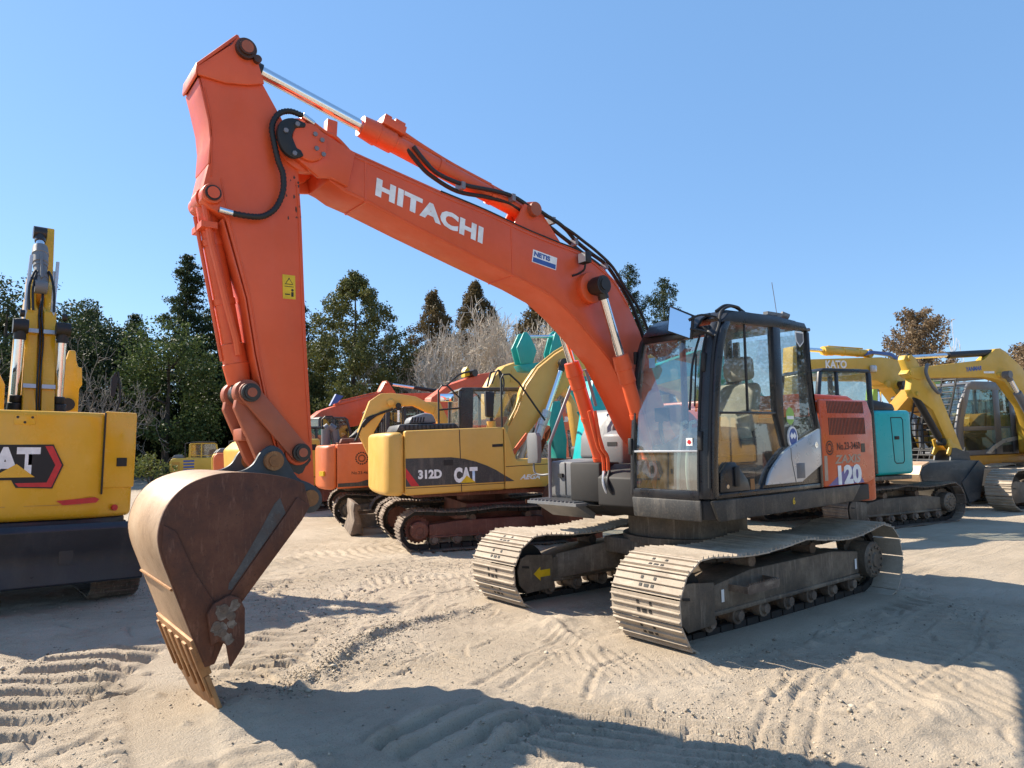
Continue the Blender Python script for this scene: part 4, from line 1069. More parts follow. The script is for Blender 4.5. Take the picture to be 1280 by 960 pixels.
    for j, v in enumerate((-.315, -.345)):
        hs.cut().tube([(.45, v, 1.9), (.50 + .01 * j, v + .01, 2.4), (.66, v - .012, 2.9), (.76, v + .01, 3.25), (.84, v - .02 + .02 * j, 3.5), (.90, v, 3.66)], .009)
    for s, t, j in ((-.20, -.26, 0), (-.24, -.29, 1), (-.46, -.40, 2)):
        hs.cut().tube([(.75, s, 3.3), (.80, s + .01, 3.6), (.95, t, 3.85), (1.05, t, 3.6)], .014)
    hs.build('hydraulic_hose', M['rubber'], root)
    gp = MB()
    gp.tube([(.78, -.17, 3.05), (.80, -.17, 3.42), (.85, -.185, 3.75), (.90, -.20, 4.02)], .02); gp.cut().tube([(.78, -.47, 3.05), (.80, -.46, 3.40), (.85, -.475, 3.75), (.90, -.485, 3.98)], .02)
    gp.cut().tube([(.80, -.445, 3.2), (.84, -.45, 3.6), (.90, -.45, 3.85)], .016); gp.build('steel_pipe', M['silver'], root)
    # quick coupler and bucket carried ahead of the boom
    bk = MB().prism([(-.70, 2.0), (-1.14, 2.0), (-1.14, 2.55), (-1.18, 2.60), (-1.16, 2.88), (-1.11, 2.88), (-1.08, 2.98), (-1.06, 3.14), (-.97, 3.14), (-.94, 3.0), (-.85, 2.90), (-.70, 2.86)], 3.2, 3.3, axis='x')
    bk.prism([(-.22, 2.0), (-.34, 2.0), (-.34, 3.0), (-.28, 3.06), (-.24, 2.9)], 3.2, 3.3, axis='x')
    bk.prism([(-.02, 2.0), (-.19, 2.0), (-.18, 2.55), (-.10, 2.72), (-.03, 2.82)], 3.2, 3.3, axis='x')
    bk.build('quick_coupler', Y, root, bevel=.02)
    MB().cyl((3.1, -.98, 2.28), (3.3, -.98, 2.28), .10).build('exhaust_pipe', M['rubber'], root)
    mr = MB().tube([(.3, -1.08, 1.9), (.3, -1.17, 2.2), (.3, -1.13, 2.55)], .015)
    mr.prism([(-1.06, 2.24), (-1.10, 2.22), (-1.14, 2.45), (-1.10, 2.54), (-1.06, 2.46)], .28, .31, axis='x'); mr.build('side_mirror', M['rubber'], root)
    simple_cab(root, -.35, 1.0, 1.2, 2.55, .12, 1.08, M['black'])
rear_view()

# ---- pale yellow machine, side view, facing right
def side_yellow():
    root = thing('excavator', 'pale yellow excavator numbered 312D with red-brown track frame, behind the orange one', 'excavator', (-1.24, -5.44, .04), 160, True)
    Y = M['yellow_pale']
    under(root, 1.33, .30, .50, .995, 42, M['shoe_dark'], M['frame_red'], .90, (-1.4, .9, 1.10))
    b = MB().prism([(.04, .905), (-1.55, .875), (-1.55, 1.865), (.035, 1.90)], -1.235, 1.2).build('house', Y, root, bevel=.035, seg=3)
    fr = MB().prism([(.045, .91), (.82, .925), (.82, 1.345), (.76, 1.375), (.25, 1.355), (.22, 1.42), (.11, 1.76), (.075, 1.87), (.045, 1.895)], -1.23, -.55).build('front_box', Y, root, bevel=.03, seg=3)
    MB().prism([(.05, .92), (.9, .92), (.9, 1.05), (.05, 1.05)], -.545, 1.15).build('deck_frame', Y, root)
    cw = MB().prism([(-1.555, -1.235), (-1.72, -1.20), (-1.84, -1.08), (-1.91, -.7), (-1.93, 0), (-1.90, .6), (-1.80, .95), (-1.555, 1.1)], .87, 1.845, axis='z')
    cwo = cw.build('counterweight', Y, root, bevel=.09, seg=4)
    v, f = -1.235, -1
    ln = MB(); panel_line(ln, [(-.67, .90), (-.69, 1.87)], v, f, .012); panel_line(ln.cut(), [(-1.54, .985), (.03, 1.005)], v, f, .008)
    panel_line(ln.cut(), [(.06, 1.265), (.80, 1.285)], v + .005, f, .010)
    ln.build('panel_gap', M['ink'], b)
    bs = [(-1.54, 1.012), (-.70, 1.02), (.032, 1.03), (.032, 1.13), (-.10, 1.215), (-.25, 1.29), (-.43, 1.36), (-.62, 1.41), (-.83, 1.44), (-1.54, 1.44)]
    bd = MB().prism(bs, v + .001, v - .004).build('black_band', M['black_matt'], b)
    MB().prism([(.047, 1.032), (.20, 1.032), (.047, 1.125)], -1.229, -1.234).build('black_band', M['black_matt'], fr)
    MB().prism([(-1.54, 1.30), (-1.335, 1.017), (-1.46, 1.017), (-1.54, 1.15)], v - .0042, v - .0065).build('stripe', M['red'], bd)
    text('lettering', '312D', (-1.35, v - .0045, 1.12), (1, 0, 0), (0, 0, 1), .37, .14, M['white'], bd, .05)
    text('lettering', 'CAT', (-.79, v - .0045, 1.04), (1, 0, 0), (0, 0, 1), .38, .24, M['white'], bd, .06)
    MB().prism([(-.685, 1.037), (-.585, 1.15), (-.44, 1.037)], v - .0075, v - .0095).build('triangle', M['yellow_vinyl'], bd)
    MB().prism([(-.95, 1.315), (-.80, 1.315), (-.80, 1.40), (-.95, 1.40)], v - .0042, v - .0075).build('latch', M['ink'], bd)
    text('lettering', 'AEGA', (.29, -1.231, 1.05), (1, 0, 0), (0, 0, 1), .34, .08, M['white'], fr, .03, .35)
    MB().prism([(-.16, 1.58), (.02, 1.585), (.02, 1.63), (-.16, 1.625)], v + .001, v - .003).build('label_plate', M['ink'], b)
    hd = MB().prism([(-1.66, 1.85), (-1.60, 1.97), (-.70, 1.975), (-.62, 1.885)], -1.05, .1).build('engine_hood', M['black_matt'], root, bevel=.03)
    gm = MB()
    for k in range(13):
        x = -1.52 + .066 * k; gm.span(x, x + .022, -1.060, -1.0515, 1.885, 1.955)
    gm.build('air_grille', [M['ink']], hd)
    MB().prism([(-1.45, 1.98), (-1.40, 2.08), (-1.18, 2.15), (-1.05, 2.13), (-.98, 1.98)], -.95, -.45).build('muffler_cover', M['grey'], root, bevel=.04)
    mc = MB()
    for k in range(5): mc.prism([(-1.40 + .045 * k, 2.0), (-1.375 + .045 * k, 2.0), (-1.36 + .045 * k, 2.08), (-1.385 + .045 * k, 2.08)], -.951, -.954)
    mc.build('vent', M['ink'], root.children[-1] if False else hd)
    MB().cyl((-.06, -.85, 1.86), (-.06, -.85, 2.0), .075).build('fuel_cap', Y, root)
    simple_cab(root, -.36, 1.15, .92, 2.65, .28, 1.18, M['black_matt'], slope=.22, split=.25, tint='glass')
    MB().prism([(-.365, 1.6), (-.10, 1.6), (-.06, 2.58), (-.10, 2.64), (-.20, 2.64), (-.28, 2.55)], .262, .279).build('cab_pillar', M['black'], root)
    bp = [(.28, 1.25), (.36, 1.65), (.45, 1.92), (.61, 2.20), (.79, 2.64), (1.03, 2.96), (1.37, 3.22), (1.62, 3.36), (1.80, 3.43), (2.05, 3.47), (2.40, 3.42), (3.2, 3.15), (4.1, 2.72), (4.2, 2.55), (4.05, 2.48),
          (3.1, 2.74), (2.55, 2.86), (2.13, 2.86), (1.79, 2.79), (1.53, 2.57), (1.16, 2.21), (.66, 1.62), (.52, 1.3), (.42, 1.2)]
    bm_ = boom_part(root, 'boom', bp, .19, Y, [(1.46, 3.04, .09), (.42, 1.34, .10)])
    pp = MB(); pp.tube([(u - .03, -.2, z + .03) for u, z in bp[2:9]], .020, smooth=False); pp.cut().tube([(u - .01, -.14, z + .03) for u, z in bp[2:9]], .018, smooth=False); pp.build('pipe', Y, bm_)
    boom_part(root, 'arm', [(3.9, 2.85), (4.15, 2.9), (4.35, 2.5), (4.75, 1.2), (4.68, 1.08), (4.55, 1.15), (4.0, 2.4)], .15, Y)
    ram(root, 'arm_cylinder', (2.5, 3.52), (4.1, 2.88), 0, .07, .045, .55, Y)
    for s in (-1, 1): ram(root, 'boom_cylinder', (.72, 1.15), (1.46, 3.04), s * .32, .07, .048, .50, M['silver'])
    bucket_simple(root, smooth2([(4.6, 1.1), (5.0, 1.15), (5.15, .8), (5.0, .4), (4.65, .2)], 4), .45, M['rust'])
    rails(root, [[(.05, -1.1, 1.89), (.05, -1.1, 2.68), (.09, -1.1, 2.75), (.20, -1.09, 2.76), (.37, -1.06, 2.62), (.83, -1.0, 2.0)],
                 [(-.82, -.3, 1.95), (-.82, -.3, 2.55), (-.76, -.3, 2.63), (-.66, -.3, 2.63), (-.45, -.3, 2.42), (-.45, -.3, 1.95)], [(-.82, -.3, 2.22), (-.45, -.3, 2.25)]], .016)
    hh = MB().tube([(.25, .15, 2.7), (.36, .1, 2.95), (.45, .05, 2.75), (.42, .05, 2.5)], .016); hh.build('hydraulic_hose', M['rubber'], root)
    MB().prism([(-.80, 2.36), (-.57, 2.36), (-.57, 2.49), (-.80, 2.49)], -.36, -.32).build('side_mirror', M['mirror'], root, bevel=.01)
    MB().prism([(-.22, 2.07), (-.10, 2.05), (-.07, 2.46), (-.23, 2.48)], -1.14, -1.04).build('side_mirror', M['rubber'], root, bevel=.02)
    MB().prism([(.26, 1.45), (.34, 1.45), (.60, 1.76), (.55, 1.80)], -.85, -.8).build('grab_bar', M['red_orange'], root)
side_yellow()

# ---- orange machine behind it
def rear_orange():
    root = thing('excavator', 'faded orange excavator with a black ring emblem, between the big arm and the 312D', 'excavator', (-1.86, -9.76, .06), 160, True)
    O = M['orange_far']
    under(root, 1.12, .30, .45, .95, 40, M['shoe_dark'], M['frame'], .78, (-1.2, 1.3, 1.05))
    b = MB().prism([(-1.375, .76), (-1.375, 1.685), (1.25, 1.72), (1.25, .80)], -1.19, 1.15).build('house', O, root, bevel=.03, seg=3)
    cw = MB().prism([(-1.38, -1.19), (-1.56, -1.14), (-1.68, -.95), (-1.74, -.5), (-1.76, 0), (-1.70, .6), (-1.6, .9), (-1.38, 1.05)], .745, 1.67, axis='z').build('counterweight', O, root, bevel=.08, seg=3)
    v = -1.19
    MB().prism([(-1.36, .80), (1.2, .82), (1.2, .96), (-.60, .955), (-.76, .93), (-.95, .885), (-1.36, .875)], v + .001, v - .004).build('black_band', M['black_matt'], b)
    em = MB()
    for rr in (.135, .08):
        for i in range(16):
            a, c = 2 * math.pi * i / 16, 2 * math.pi * (i + .72) / 16; q = rr - .028
            em.prism([(-.87 + rr * math.cos(a), 1.38 + rr * math.sin(a)), (-.87 + rr * math.cos(c), 1.38 + rr * math.sin(c)), (-.87 + q * math.cos(c), 1.38 + q * math.sin(c)), (-.87 + q * math.cos(a), 1.38 + q * math.sin(a))], v + .001, v - .003)
    em.build('emblem', M['ink'], b)
    text('lettering', 'No.23-4612', (-1.08, v - .001, 1.05), (1, 0, 0), (0, 0, 1), .42, .065, M['ink'], b, .01)
    MB().box((-1.665, -1.0, 1.08), (.05, .14, .10), Matrix.Rotation(.6, 3, 'Z')).build('marker_lamp', M['yellow_vinyl'], cw)
    MB().prism([(-1.3, 1.70), (-1.26, 1.80), (-.62, 1.81), (-.5, 1.71)], -1.0, .6).build('engine_hood', M['frame_red'], root, bevel=.02)
    rails(root, [hoop(-.70, -.40, -.5, 1.72, 2.44), hoop(-.70, -.40, .1, 1.72, 2.44), hoop(-.30, .02, -.5, 1.72, 2.48), hoop(.10, .45, -.5, 1.72, 2.52), [(-.70, -.5, 2.1), (-.40, -.5, 2.1)],
                 hoop(-1.62, -1.35, -.2, 1.7, 2.30)], .018)
    MB().rod([((-1.55, -.3, 1.68), .10), ((-1.55, -.3, 2.02), .10), ((-1.48, -.3, 2.08), .09), ((-1.36, -.3, 2.0), .085), ((-1.32, -.3, 1.72), .08)], 14).build('exhaust_pipe', M['grey_cab'], root)
    simple_cab(root, -.2, .9, 1.0, 2.55, .2, 1.1, M['black_matt'])
    boom_part(root, 'boom', [(.6, 1.2), (.9, 1.2), (1.5, 1.7), (2.6, 1.9), (3.6, 1.7), (3.6, 1.9), (2.6, 2.25), (1.3, 2.1)], .16, O)
    boom_part(root, 'arm', [(3.4, 1.6), (3.7, 1.65), (3.8, 2.0), (3.6, 2.05), (3.2, .6), (3.35, .55)], .12, O)
    bucket_simple(root, smooth2([(3.2, .6), (3.6, .65), (3.75, .4), (3.55, .12), (3.25, .05)], 4), .35, M['rust'])
    hs = MB()
    for j in range(3): hs.cut().tube([(-1.05, -.7 + .1 * j, 1.82), (-.85, -.6, 1.95 + .03 * j), (-.6, -.5, 2.08 + .04 * j), (-.3, -.3, 2.2)], .028)
    hs.build('hydraulic_hose', M['rubber'], root)
rear_orange()

# ---- small yellow machine with a dozer blade in the gap
def blade_mini():
    root = thing('excavator', 'small yellow excavator with a rusty dozer blade standing on the sand behind the 312D', 'excavator', (-1.61, -7.52, .05), 160, True)
    Y = M['yellow_pale']
    under(root, .98, .30, .32, .50, 36, M['shoe_dark'], M['frame'], .76, (-.9, 1.0, .62))
    MB().prism([(-1.0, .78), (-1.05, 1.35), (-.9, 1.55), (.8, 1.6), (.85, .8)], -.66, .62).build('house', Y, root, bevel=.08, seg=3)
    bl = MB().prism([(-1.80, .02), (-1.56, .04), (-1.60, .30), (-1.66, .45), (-1.60, .50), (-1.63, .57), (-1.72, .60), (-1.74, .45), (-1.72, .28)], -.76, .70).build('dozer_blade', M['shoe_dark'], root, bevel=.012)
    ba = MB()
    for s in (-.4, .4): ba.cut().prism([(-1.60, .36), (-1.58, .10), (-.8, .20), (-.8, .36)], s - .05, s + .05)
    ba.build('blade_arm', M['frame'], bl)
    bp = [(-1.35, 1.4), (-1.58, 1.92), (-1.35, 2.52), (-1.14, 2.66), (-.91, 2.67), (-.45, 2.60), (-.05, 2.40), (-.10, 2.24), (-.48, 2.42), (-.80, 2.41), (-1.06, 2.27), (-1.28, 1.9), (-1.15, 1.4)]
    boom_part(root, 'boom', bp, .13, Y, [(-.95, 2.48, .07)])
    boom_part(root, 'arm', [(-.25, 2.5), (.05, 2.48), (.70, 1.1), (.58, 1.05)], .1, Y)
    bucket_simple(root, smooth2([(.6, 1.1), (.95, 1.15), (1.05, .9), (.9, .7), (.65, .7)], 4), .3, M['rust'])
    hs = MB()
    for j in range(3): hs.cut().tube([(-1.62, .1 - .1 * j, 1.75), (-1.45, -.14, 2.05 + .04 * j), (-1.2, -.15, 2.25), (-.9, -.16, 2.35)], .022)
    hs.build('hydraulic_hose', M['rubber'], root)
    ram(root, 'boom_cylinder', (-.80, 1.6), (-.80, 2.42), -.16, .05, .03, .6, M['rubber'], False)
blade_mini()

# ---- yellow machine off to the right of the photographer; the cab panes mirror it
def mirrored_machine():
    root = thing('excavator', 'yellow excavator standing outside the view to the right, mirrored in the black cab panes', 'excavator', (-7.6, 8.6, .2), 175, True)
    Y = M['yellow_pale']
    under(root, 1.5, .36, .55, 1.0, 40, M['shoe_dark'], M['frame'], 1.0, (-2.0, 1.5, 1.15))
    MB().prism([(-2.2, 1.0), (-2.25, 1.9), (-1.9, 2.1), (.6, 2.15), (.7, 1.5), (1.5, 1.5), (1.5, 1.0)], -1.2, 1.2).build('house', Y, root, bevel=.1, seg=3)
    simple_cab(root, .2, 1.45, 1.05, 2.45, .25, 1.2, M['black'])
    boom_part(root, 'boom', [(.3, 1.3), (.5, 1.9), (1.2, 2.3), (2.0, 2.45), (4.6, 2.3), (4.6, 2.0), (2.1, 2.05), (1.5, 1.9), (.7, 1.3)], .2, Y)
    boom_part(root, 'arm', [(4.4, 2.4), (4.8, 2.3), (5.0, 1.2), (4.8, 1.1)], .15, Y)
    bucket_simple(root, smooth2([(4.8, 1.2), (5.2, 1.2), (5.35, .8), (5.1, .4), (4.75, .3)], 4), .45, M['rust'])
mirrored_machine()

# ---- teal machine on the right, facing left
def teal_side():
    root = thing('excavator', 'teal excavator with rounded tail and dark tracks, just right of the orange one', 'excavator', (-7.48, -2.13, .22), 348, True)
    T = M['teal']
    under(root, 1.22, .34, .50, .98, 42, M['shoe_dark'], M['frame'], .90, (-.3, 1.6, 1.1))
    for c in root.children:
        if c.name.startswith('track'):
            pass
    b = MB().prism([(.62, -1.12), (-.20, -1.12), (-.38, -1.0), (-.47, -.5), (-.50, 0), (-.48, .5), (-.42, .98), (-.36, 1.10), (-.26, 1.13), (.62, 1.13)], .92, 2.06, axis='z').build('house', T, root, bevel=.07, seg=4)
    MB().prism([(.62, 2.05), (-.05, 2.062), (.02, 2.18), (.50, 2.25), (.66, 2.24)], -1.0, 1.05).build('engine_hood', M['navy'], root, bevel=.03)
    v = 1.131
    ln = MB(); panel_line(ln, [(.22, 1.93), (-.06, 1.93), (-.10, 1.88), (-.08, 1.16), (-.04, 1.12), (.14, 1.12), (.18, 1.16), (.22, 1.93)], v, 1, .016)
    ln.build('panel_gap', M['ink'], b)
    MB().prism([(.15, 1.54), (.03, 1.54), (.03, 1.60), (.15, 1.60)], v - .001, v + .012).build('latch', M['ink'], b, bevel=.005)
    MB().prism([(-.30, 1.02), (-.31, 1.02), (-.31, 1.7), (-.30, 1.7)], 1.0, 1.06).build('hinge', M['silver'], b)
    simple_cab(root, .60, 2.05, .95, 2.78, .25, 1.12, M['black'], slope=.15, split=1.45, tint='glass')
    MB().prism([(2.05, .90), (2.05, 1.5), (1.2, 1.6), (.65, 1.6), (.65, .90)], -1.1, .22).build('front_box', T, root, bevel=.05)
    fan = MB()
    for i in range(8):
        a = 2 * math.pi * i / 8; fan.box((1.0 + .13 * math.cos(a), .62, 2.35 + .13 * math.sin(a)), (.09, .02, .04), Matrix.Rotation(-a, 3, 'Y'))
    fan.cyl((1.0, .60, 2.35), (1.0, .66, 2.35), .06)
    fan.build('cab_fan', M['seat'], root)
    boom_part(root, 'boom', [(1.5, 1.2), (1.8, 1.2), (3.0, 2.6), (3.6, 2.75), (5.6, 2.3), (5.7, 2.5), (3.6, 3.15), (2.8, 3.0), (1.6, 1.7)], .17, T)
    boom_part(root, 'arm', [(5.4, 2.5), (5.75, 2.6), (6.1, 1.0), (5.9, .95)], .13, T)
    bucket_simple(root, smooth2([(5.85, .95), (6.3, 1.0), (6.45, .6), (6.2, .15), (5.85, .05)], 4), .4, M['rust'])
teal_side()

# ---- yellow machine whose boom and bucket reach in from the right
def yellow_right():
    root = thing('excavator', 'yellow excavator reaching in from the right with folded arm and black bucket', 'excavator', (-12.15, -1.24, .355), 348, True)
    Y = M['yellow_far']
    K = .914
    q = lambda pts: [(u * K, z * K + .144) for u, z in pts]
    for s in (1, -1): track(root, s * .80, s, 1.25, .40, .43, .52, 36, M['shoe'], M['frame'], bolts=False, sag=.03).location = (-.38, 0, 0)
    MB().span(-3.4, .3, -.55, .45, .45, .80).build('undercarriage_frame', M['dark'], root)
    MB().prism([(-1.55, 1.1), (-1.6, 1.62), (-1.95, 1.62), (-2.7, 1.3), (-2.7, 1.1)], -.2, .2).build('swing_post', Y, root, bevel=.03)
    MB().prism([(-2.6, 1.06), (-2.65, 2.1), (-3.9, 2.15), (-4.1, 1.9), (-4.1, 1.06)], -.95, .70).build('house', Y, root, bevel=.1, seg=3)
    bp = [(3.0, 2.90), (3.12, 2.98), (2.97, 3.12), (2.19, 3.18), (.25, 3.37), (-.10, 3.58), (-.25, 3.66), (-.45, 3.68), (-.61, 3.62), (-1.31, 3.22), (-1.9, 2.4), (-1.95, 1.5), (-1.5, 1.5), (-1.17, 2.25), (-.51, 2.84), (.0, 2.93), (.36, 2.95), (2.22, 2.90), (2.71, 2.85)]
    bm_ = boom_part(root, 'boom', q(bp), .10, Y, [(-.57, 2.90, .05), (-.23, 2.89, .05)])
    text('lettering', 'YANMAR', (.90, .102, 2.945), (-1, 0, .085), (0, 0, 1), .56, .10, M['blue'], bm_, .04, .2)
    MB().prism(q([(.30, 3.04), (-.12, 3.05), (-.12, 3.10), (.30, 3.09)]), .101, .103).build('sticker', M['white'], bm_)
    boom_part(root, 'arm', q([(3.14, 3.30), (3.08, 3.40), (2.87, 3.42), (2.72, 3.33), (2.55, 3.05), (2.10, 2.78), (1.24, 1.13), (1.30, 1.02), (1.42, 1.06), (1.78, 1.35), (2.26, 2.16), (2.90, 2.50), (2.98, 2.62), (2.92, 2.83)]), .075, Y,
              [(2.71, 2.88, .06), (2.74, 3.19, .05), (1.22, 1.17, .05), (2.56, 2.45, .05)])
    ram(root, 'arm_cylinder', (-.38, 3.42), (2.70, 3.215), 0, .075, .045, .56, M['rubber'], False)
    ram(root, 'bucket_cylinder', (2.58, 2.52), (1.755, 1.44), 0, .075, .045, .9, M['rubber'], False)
    ram(root, 'boom_cylinder', (-1.4, 1.56), (-.32, 2.89), .25, .085, .05, .7, M['grey_cab'], False)
    lk = MB()
    for s in (-1, 1):
        lk.cut().prism(q([(1.98, 1.48), (1.86, 1.50), (1.78, 1.40), (1.50, 1.30), (1.52, 1.22), (1.80, 1.22), (1.95, 1.10), (2.02, 1.15), (1.92, 1.30)]), s * .14, s * .18)
    lk.build('bucket_link', Y, root, bevel=.01)
    hs = MB().tube([(2.29, .18, 3.07), (2.39, .2, 2.89), (2.24, .2, 2.63), (2.03, .2, 2.47), (1.92, .18, 2.54)], .035); hs.build('hydraulic_hose', M['grey_cab'], root)
    pr = smooth2([(1.30, 1.02), (1.75, 1.02), (2.6, .99), (3.0, .98), (3.25, .86), (3.34, .70), (3.25, .52), (2.9, .36), (2.2, .15), (1.72, .0)], 4)
    pr = [(1.28, .98), (1.75, 1.0), (2.95, .98), (3.20, .90), (3.31, .74), (3.25, .58), (2.9, .40), (2.2, .18), (1.74, .02)]
    bk = bucket_simple(root, q(pr), .36, M['slate'])
    MB().prism(q([(2.97, .975), (3.18, .895), (3.29, .74), (3.24, .59), (3.30, .585), (3.345, .74), (3.24, .93), (2.98, 1.01)]), -.36, .36).build('worn_back', M['bucket_back'], bk)
    MB().prism(q([(1.28, .98), (1.08, .84), (1.34, .12), (1.72, .03), (1.95, .5)]), .377, .40).build('side_plate', M['slate'], bk)
    er = MB()
    for s in (-1, 1): er.cut().prism(q([(1.95, 1.0), (1.85, 1.28), (1.72, 1.28), (1.45, 1.20), (1.25, 1.16), (1.22, .98)]), s * .16, s * .19)
    er.build('ear', M['slate'], bk)
    simple_cab(root, -3.9, -2.75, 1.2, 2.75, -.2, .6, M['black_matt'])
yellow_right()

# ---- amber machine with the grey cab
def grey_cab_machine():
    root = thing('excavator', 'amber excavator with grey cab and barred front guard behind the black bucket', 'excavator', (-16.22, -2.67, .48), 348, True)
    A = M['amber']
    under(root, 1.6, .40, .60, 1.1, 42, M['shoe_dark'], M['frame'], .80, (-2.2, 3.2, 1.2))
    MB().span(-2.0, 3.10, 1.15, 1.25, .80, 1.05).build('skirt_panel', A, root, bevel=.03)
    MB().prism([(-2.2, .80), (-2.3, 2.0), (.78, 2.05), (.80, .80)], -1.2, 1.24).build('house', A, root, bevel=.08, seg=3)
    c = simple_cab(root, .88, 3.30, 1.06, 2.86, .25, 1.22, M['grey_cab'], slope=.62, split=1.62, tint='glass_dark')
    fw = MB()
    fw.prism([(3.28, 1.07), (3.28, 1.70), (2.86, 2.66), (2.66, 2.66), (2.98, 1.95), (3.05, 1.70), (3.05, 1.07)], 1.2205, 1.232)
    fw.prism([(1.80, 1.07), (1.80, 2.66), (1.55, 2.66), (1.55, 1.07)], 1.2205, 1.233)
    fw.prism([(1.10, 1.07), (1.16, 2.66), (.95, 2.66), (.88, 1.07)], 1.2205, 1.232)
    fw.prism([(2.87, 2.655), (.93, 2.655), (1.0, 2.86), (2.6, 2.86)], 1.2255, 1.234)
    fw.prism([(3.04, 1.66), (1.81, 1.66), (1.81, 1.76), (3.03, 1.76)], 1.2205, 1.231)
    fw.build('cab_side', M['grey_cab'], root, bevel=.004)
    sw = smooth2([(2.25, 1.10), (1.9, 1.28), (1.5, 1.42), (.9, 1.50)], 4)
    MB().prism(sw + [(.9, 1.40), (1.5, 1.33), (1.85, 1.20), (2.05, 1.09)], 1.221, 1.235).build('trim_panel', M['silver'], root)
    MB().prism([(1.75, 1.10), (.85, 1.10), (.85, 1.30), (1.5, 1.28)], 1.221, 1.228).build('side_panel', M['black_matt'], root)
    cg = MB()
    for k in range(13):
        z = 1.10 + .15 * k; cg.tube([(3.55 - .42 * max(0, z - 1.9) , .25, z), (3.55 - .42 * max(0, z - 1.9), 1.2, z)], .018, n=6, smooth=False)
    for y in (.25, .55, .85, 1.2): cg.tube([(3.56, y, 1.0), (3.56, y, 1.9), (3.08, y, 3.02)], .025, n=6, smooth=False)
    for k in range(9): cg.tube([(3.0 - .16 * k, .25, 3.0 - .006 * k), (3.0 - .16 * k, 1.15, 3.0 - .006 * k)], .018, n=6, smooth=False)
    cg.tube([(3.1, 1.2, 3.0), (2.5, 1.2, 2.98), (1.9, 1.2, 2.95)], .025, n=6, smooth=False)
    cg.build('cab_guard', M['rubber'], root)
    gd = MB()
    for k in range(7): gd.tube([(3.95 - .05 * k, .2, .55 + .11 * k), (3.95 - .05 * k, 1.6, .55 + .11 * k)], .02, n=6, smooth=False)
    for y in (.2, .5, .8, 1.1, 1.4, 1.6): gd.tube([(3.96, y, .5), (3.62, y, 1.28)], .02, n=6, smooth=False)
    gd.build('step_grille', M['rubber'], root)
    boom_part(root, 'boom', [(1.2, 1.2), (1.6, 1.2), (2.2, 1.9), (3.2, 2.3), (4.0, 1.9), (4.1, 2.1), (3.2, 2.75), (2.0, 2.4)], .2, A)
    ram(root, 'boom_cylinder', (2.6, 1.0), (3.3, 2.5), -.3, .09, .05, .6, M['rubber'], False)
grey_cab_machine()

# ---- yellow machine with the long white-lettered boom
def long_boom():
    root = thing('excavator', 'yellow excavator with long level boom rising behind the teal cab', 'excavator', (-17.01, -4.82, .51), 348, True)
    Y = M['yellow_far']
    under(root, 1.7, .42, .50, .75, 42, M['shoe_dark'], M['frame'], 1.0, (-2.4, 1.6, .95))
    MB().prism([(-2.4, 1.0), (-2.5, 2.1), (-.6, 2.2), (-.5, 1.6), (1.6, 1.5), (1.6, 1.0)], -.98, .98).build('house', Y, root, bevel=.1, seg=3)
    bp = [(4.9, 3.70), (1.70, 3.86), (1.0, 3.80), (.72, 3.70), (.30, 3.36), (.05, 2.6), (-.1, 1.5), (.4, 1.4), (.62, 2.1), (.95, 2.55), (1.35, 2.95), (2.0, 3.17), (4.9, 3.14)]
    b = boom_part(root, 'boom', bp, .22, Y, [(1.1, 3.06, .13), (1.55, 3.06, .11), (.2, 1.6, .15)])
    text('lettering', 'KATO', (4.05, .222, 3.47), (-1, 0, .03), (0, 0, 1), .85, .23, M['white'], b, .04)
    boom_part(root, 'arm', [(4.6, 3.5), (4.95, 4.1), (5.2, 4.05), (5.5, 1.2), (5.2, 1.1)], .18, Y)
    ram(root, 'arm_cylinder', (2.0, 3.98), (4.85, 4.02), 0, .11, .06, .62, Y)
    for s in (-1, 1): ram(root, 'boom_cylinder', (1.3, 1.35), (1.1, 3.06), s * .36, .09, .055, .55, M['silver'], True)
    bl = MB().prism([(2.3, 3.90), (2.1, 4.05), (1.2, 4.02), (.7, 3.80), (.8, 3.74), (1.25, 3.92), (2.0, 3.96)], .05, .16); bl.build('hydraulic_hose', M['blue'], root)
    MB().box((2.2, .30, 3.50), (.2, .12, .2)).build('work_light', M['silver'], b, bevel=.04)
    simple_cab(root, -.2, 1.5, 1.1, 2.75, .25, .97, M['grey_cab'])
    bucket_simple(root, smooth2([(5.2, 1.1), (5.7, 1.1), (5.9, .7), (5.6, .2), (5.1, .05)], 4), .5, M['rust'])
long_boom()

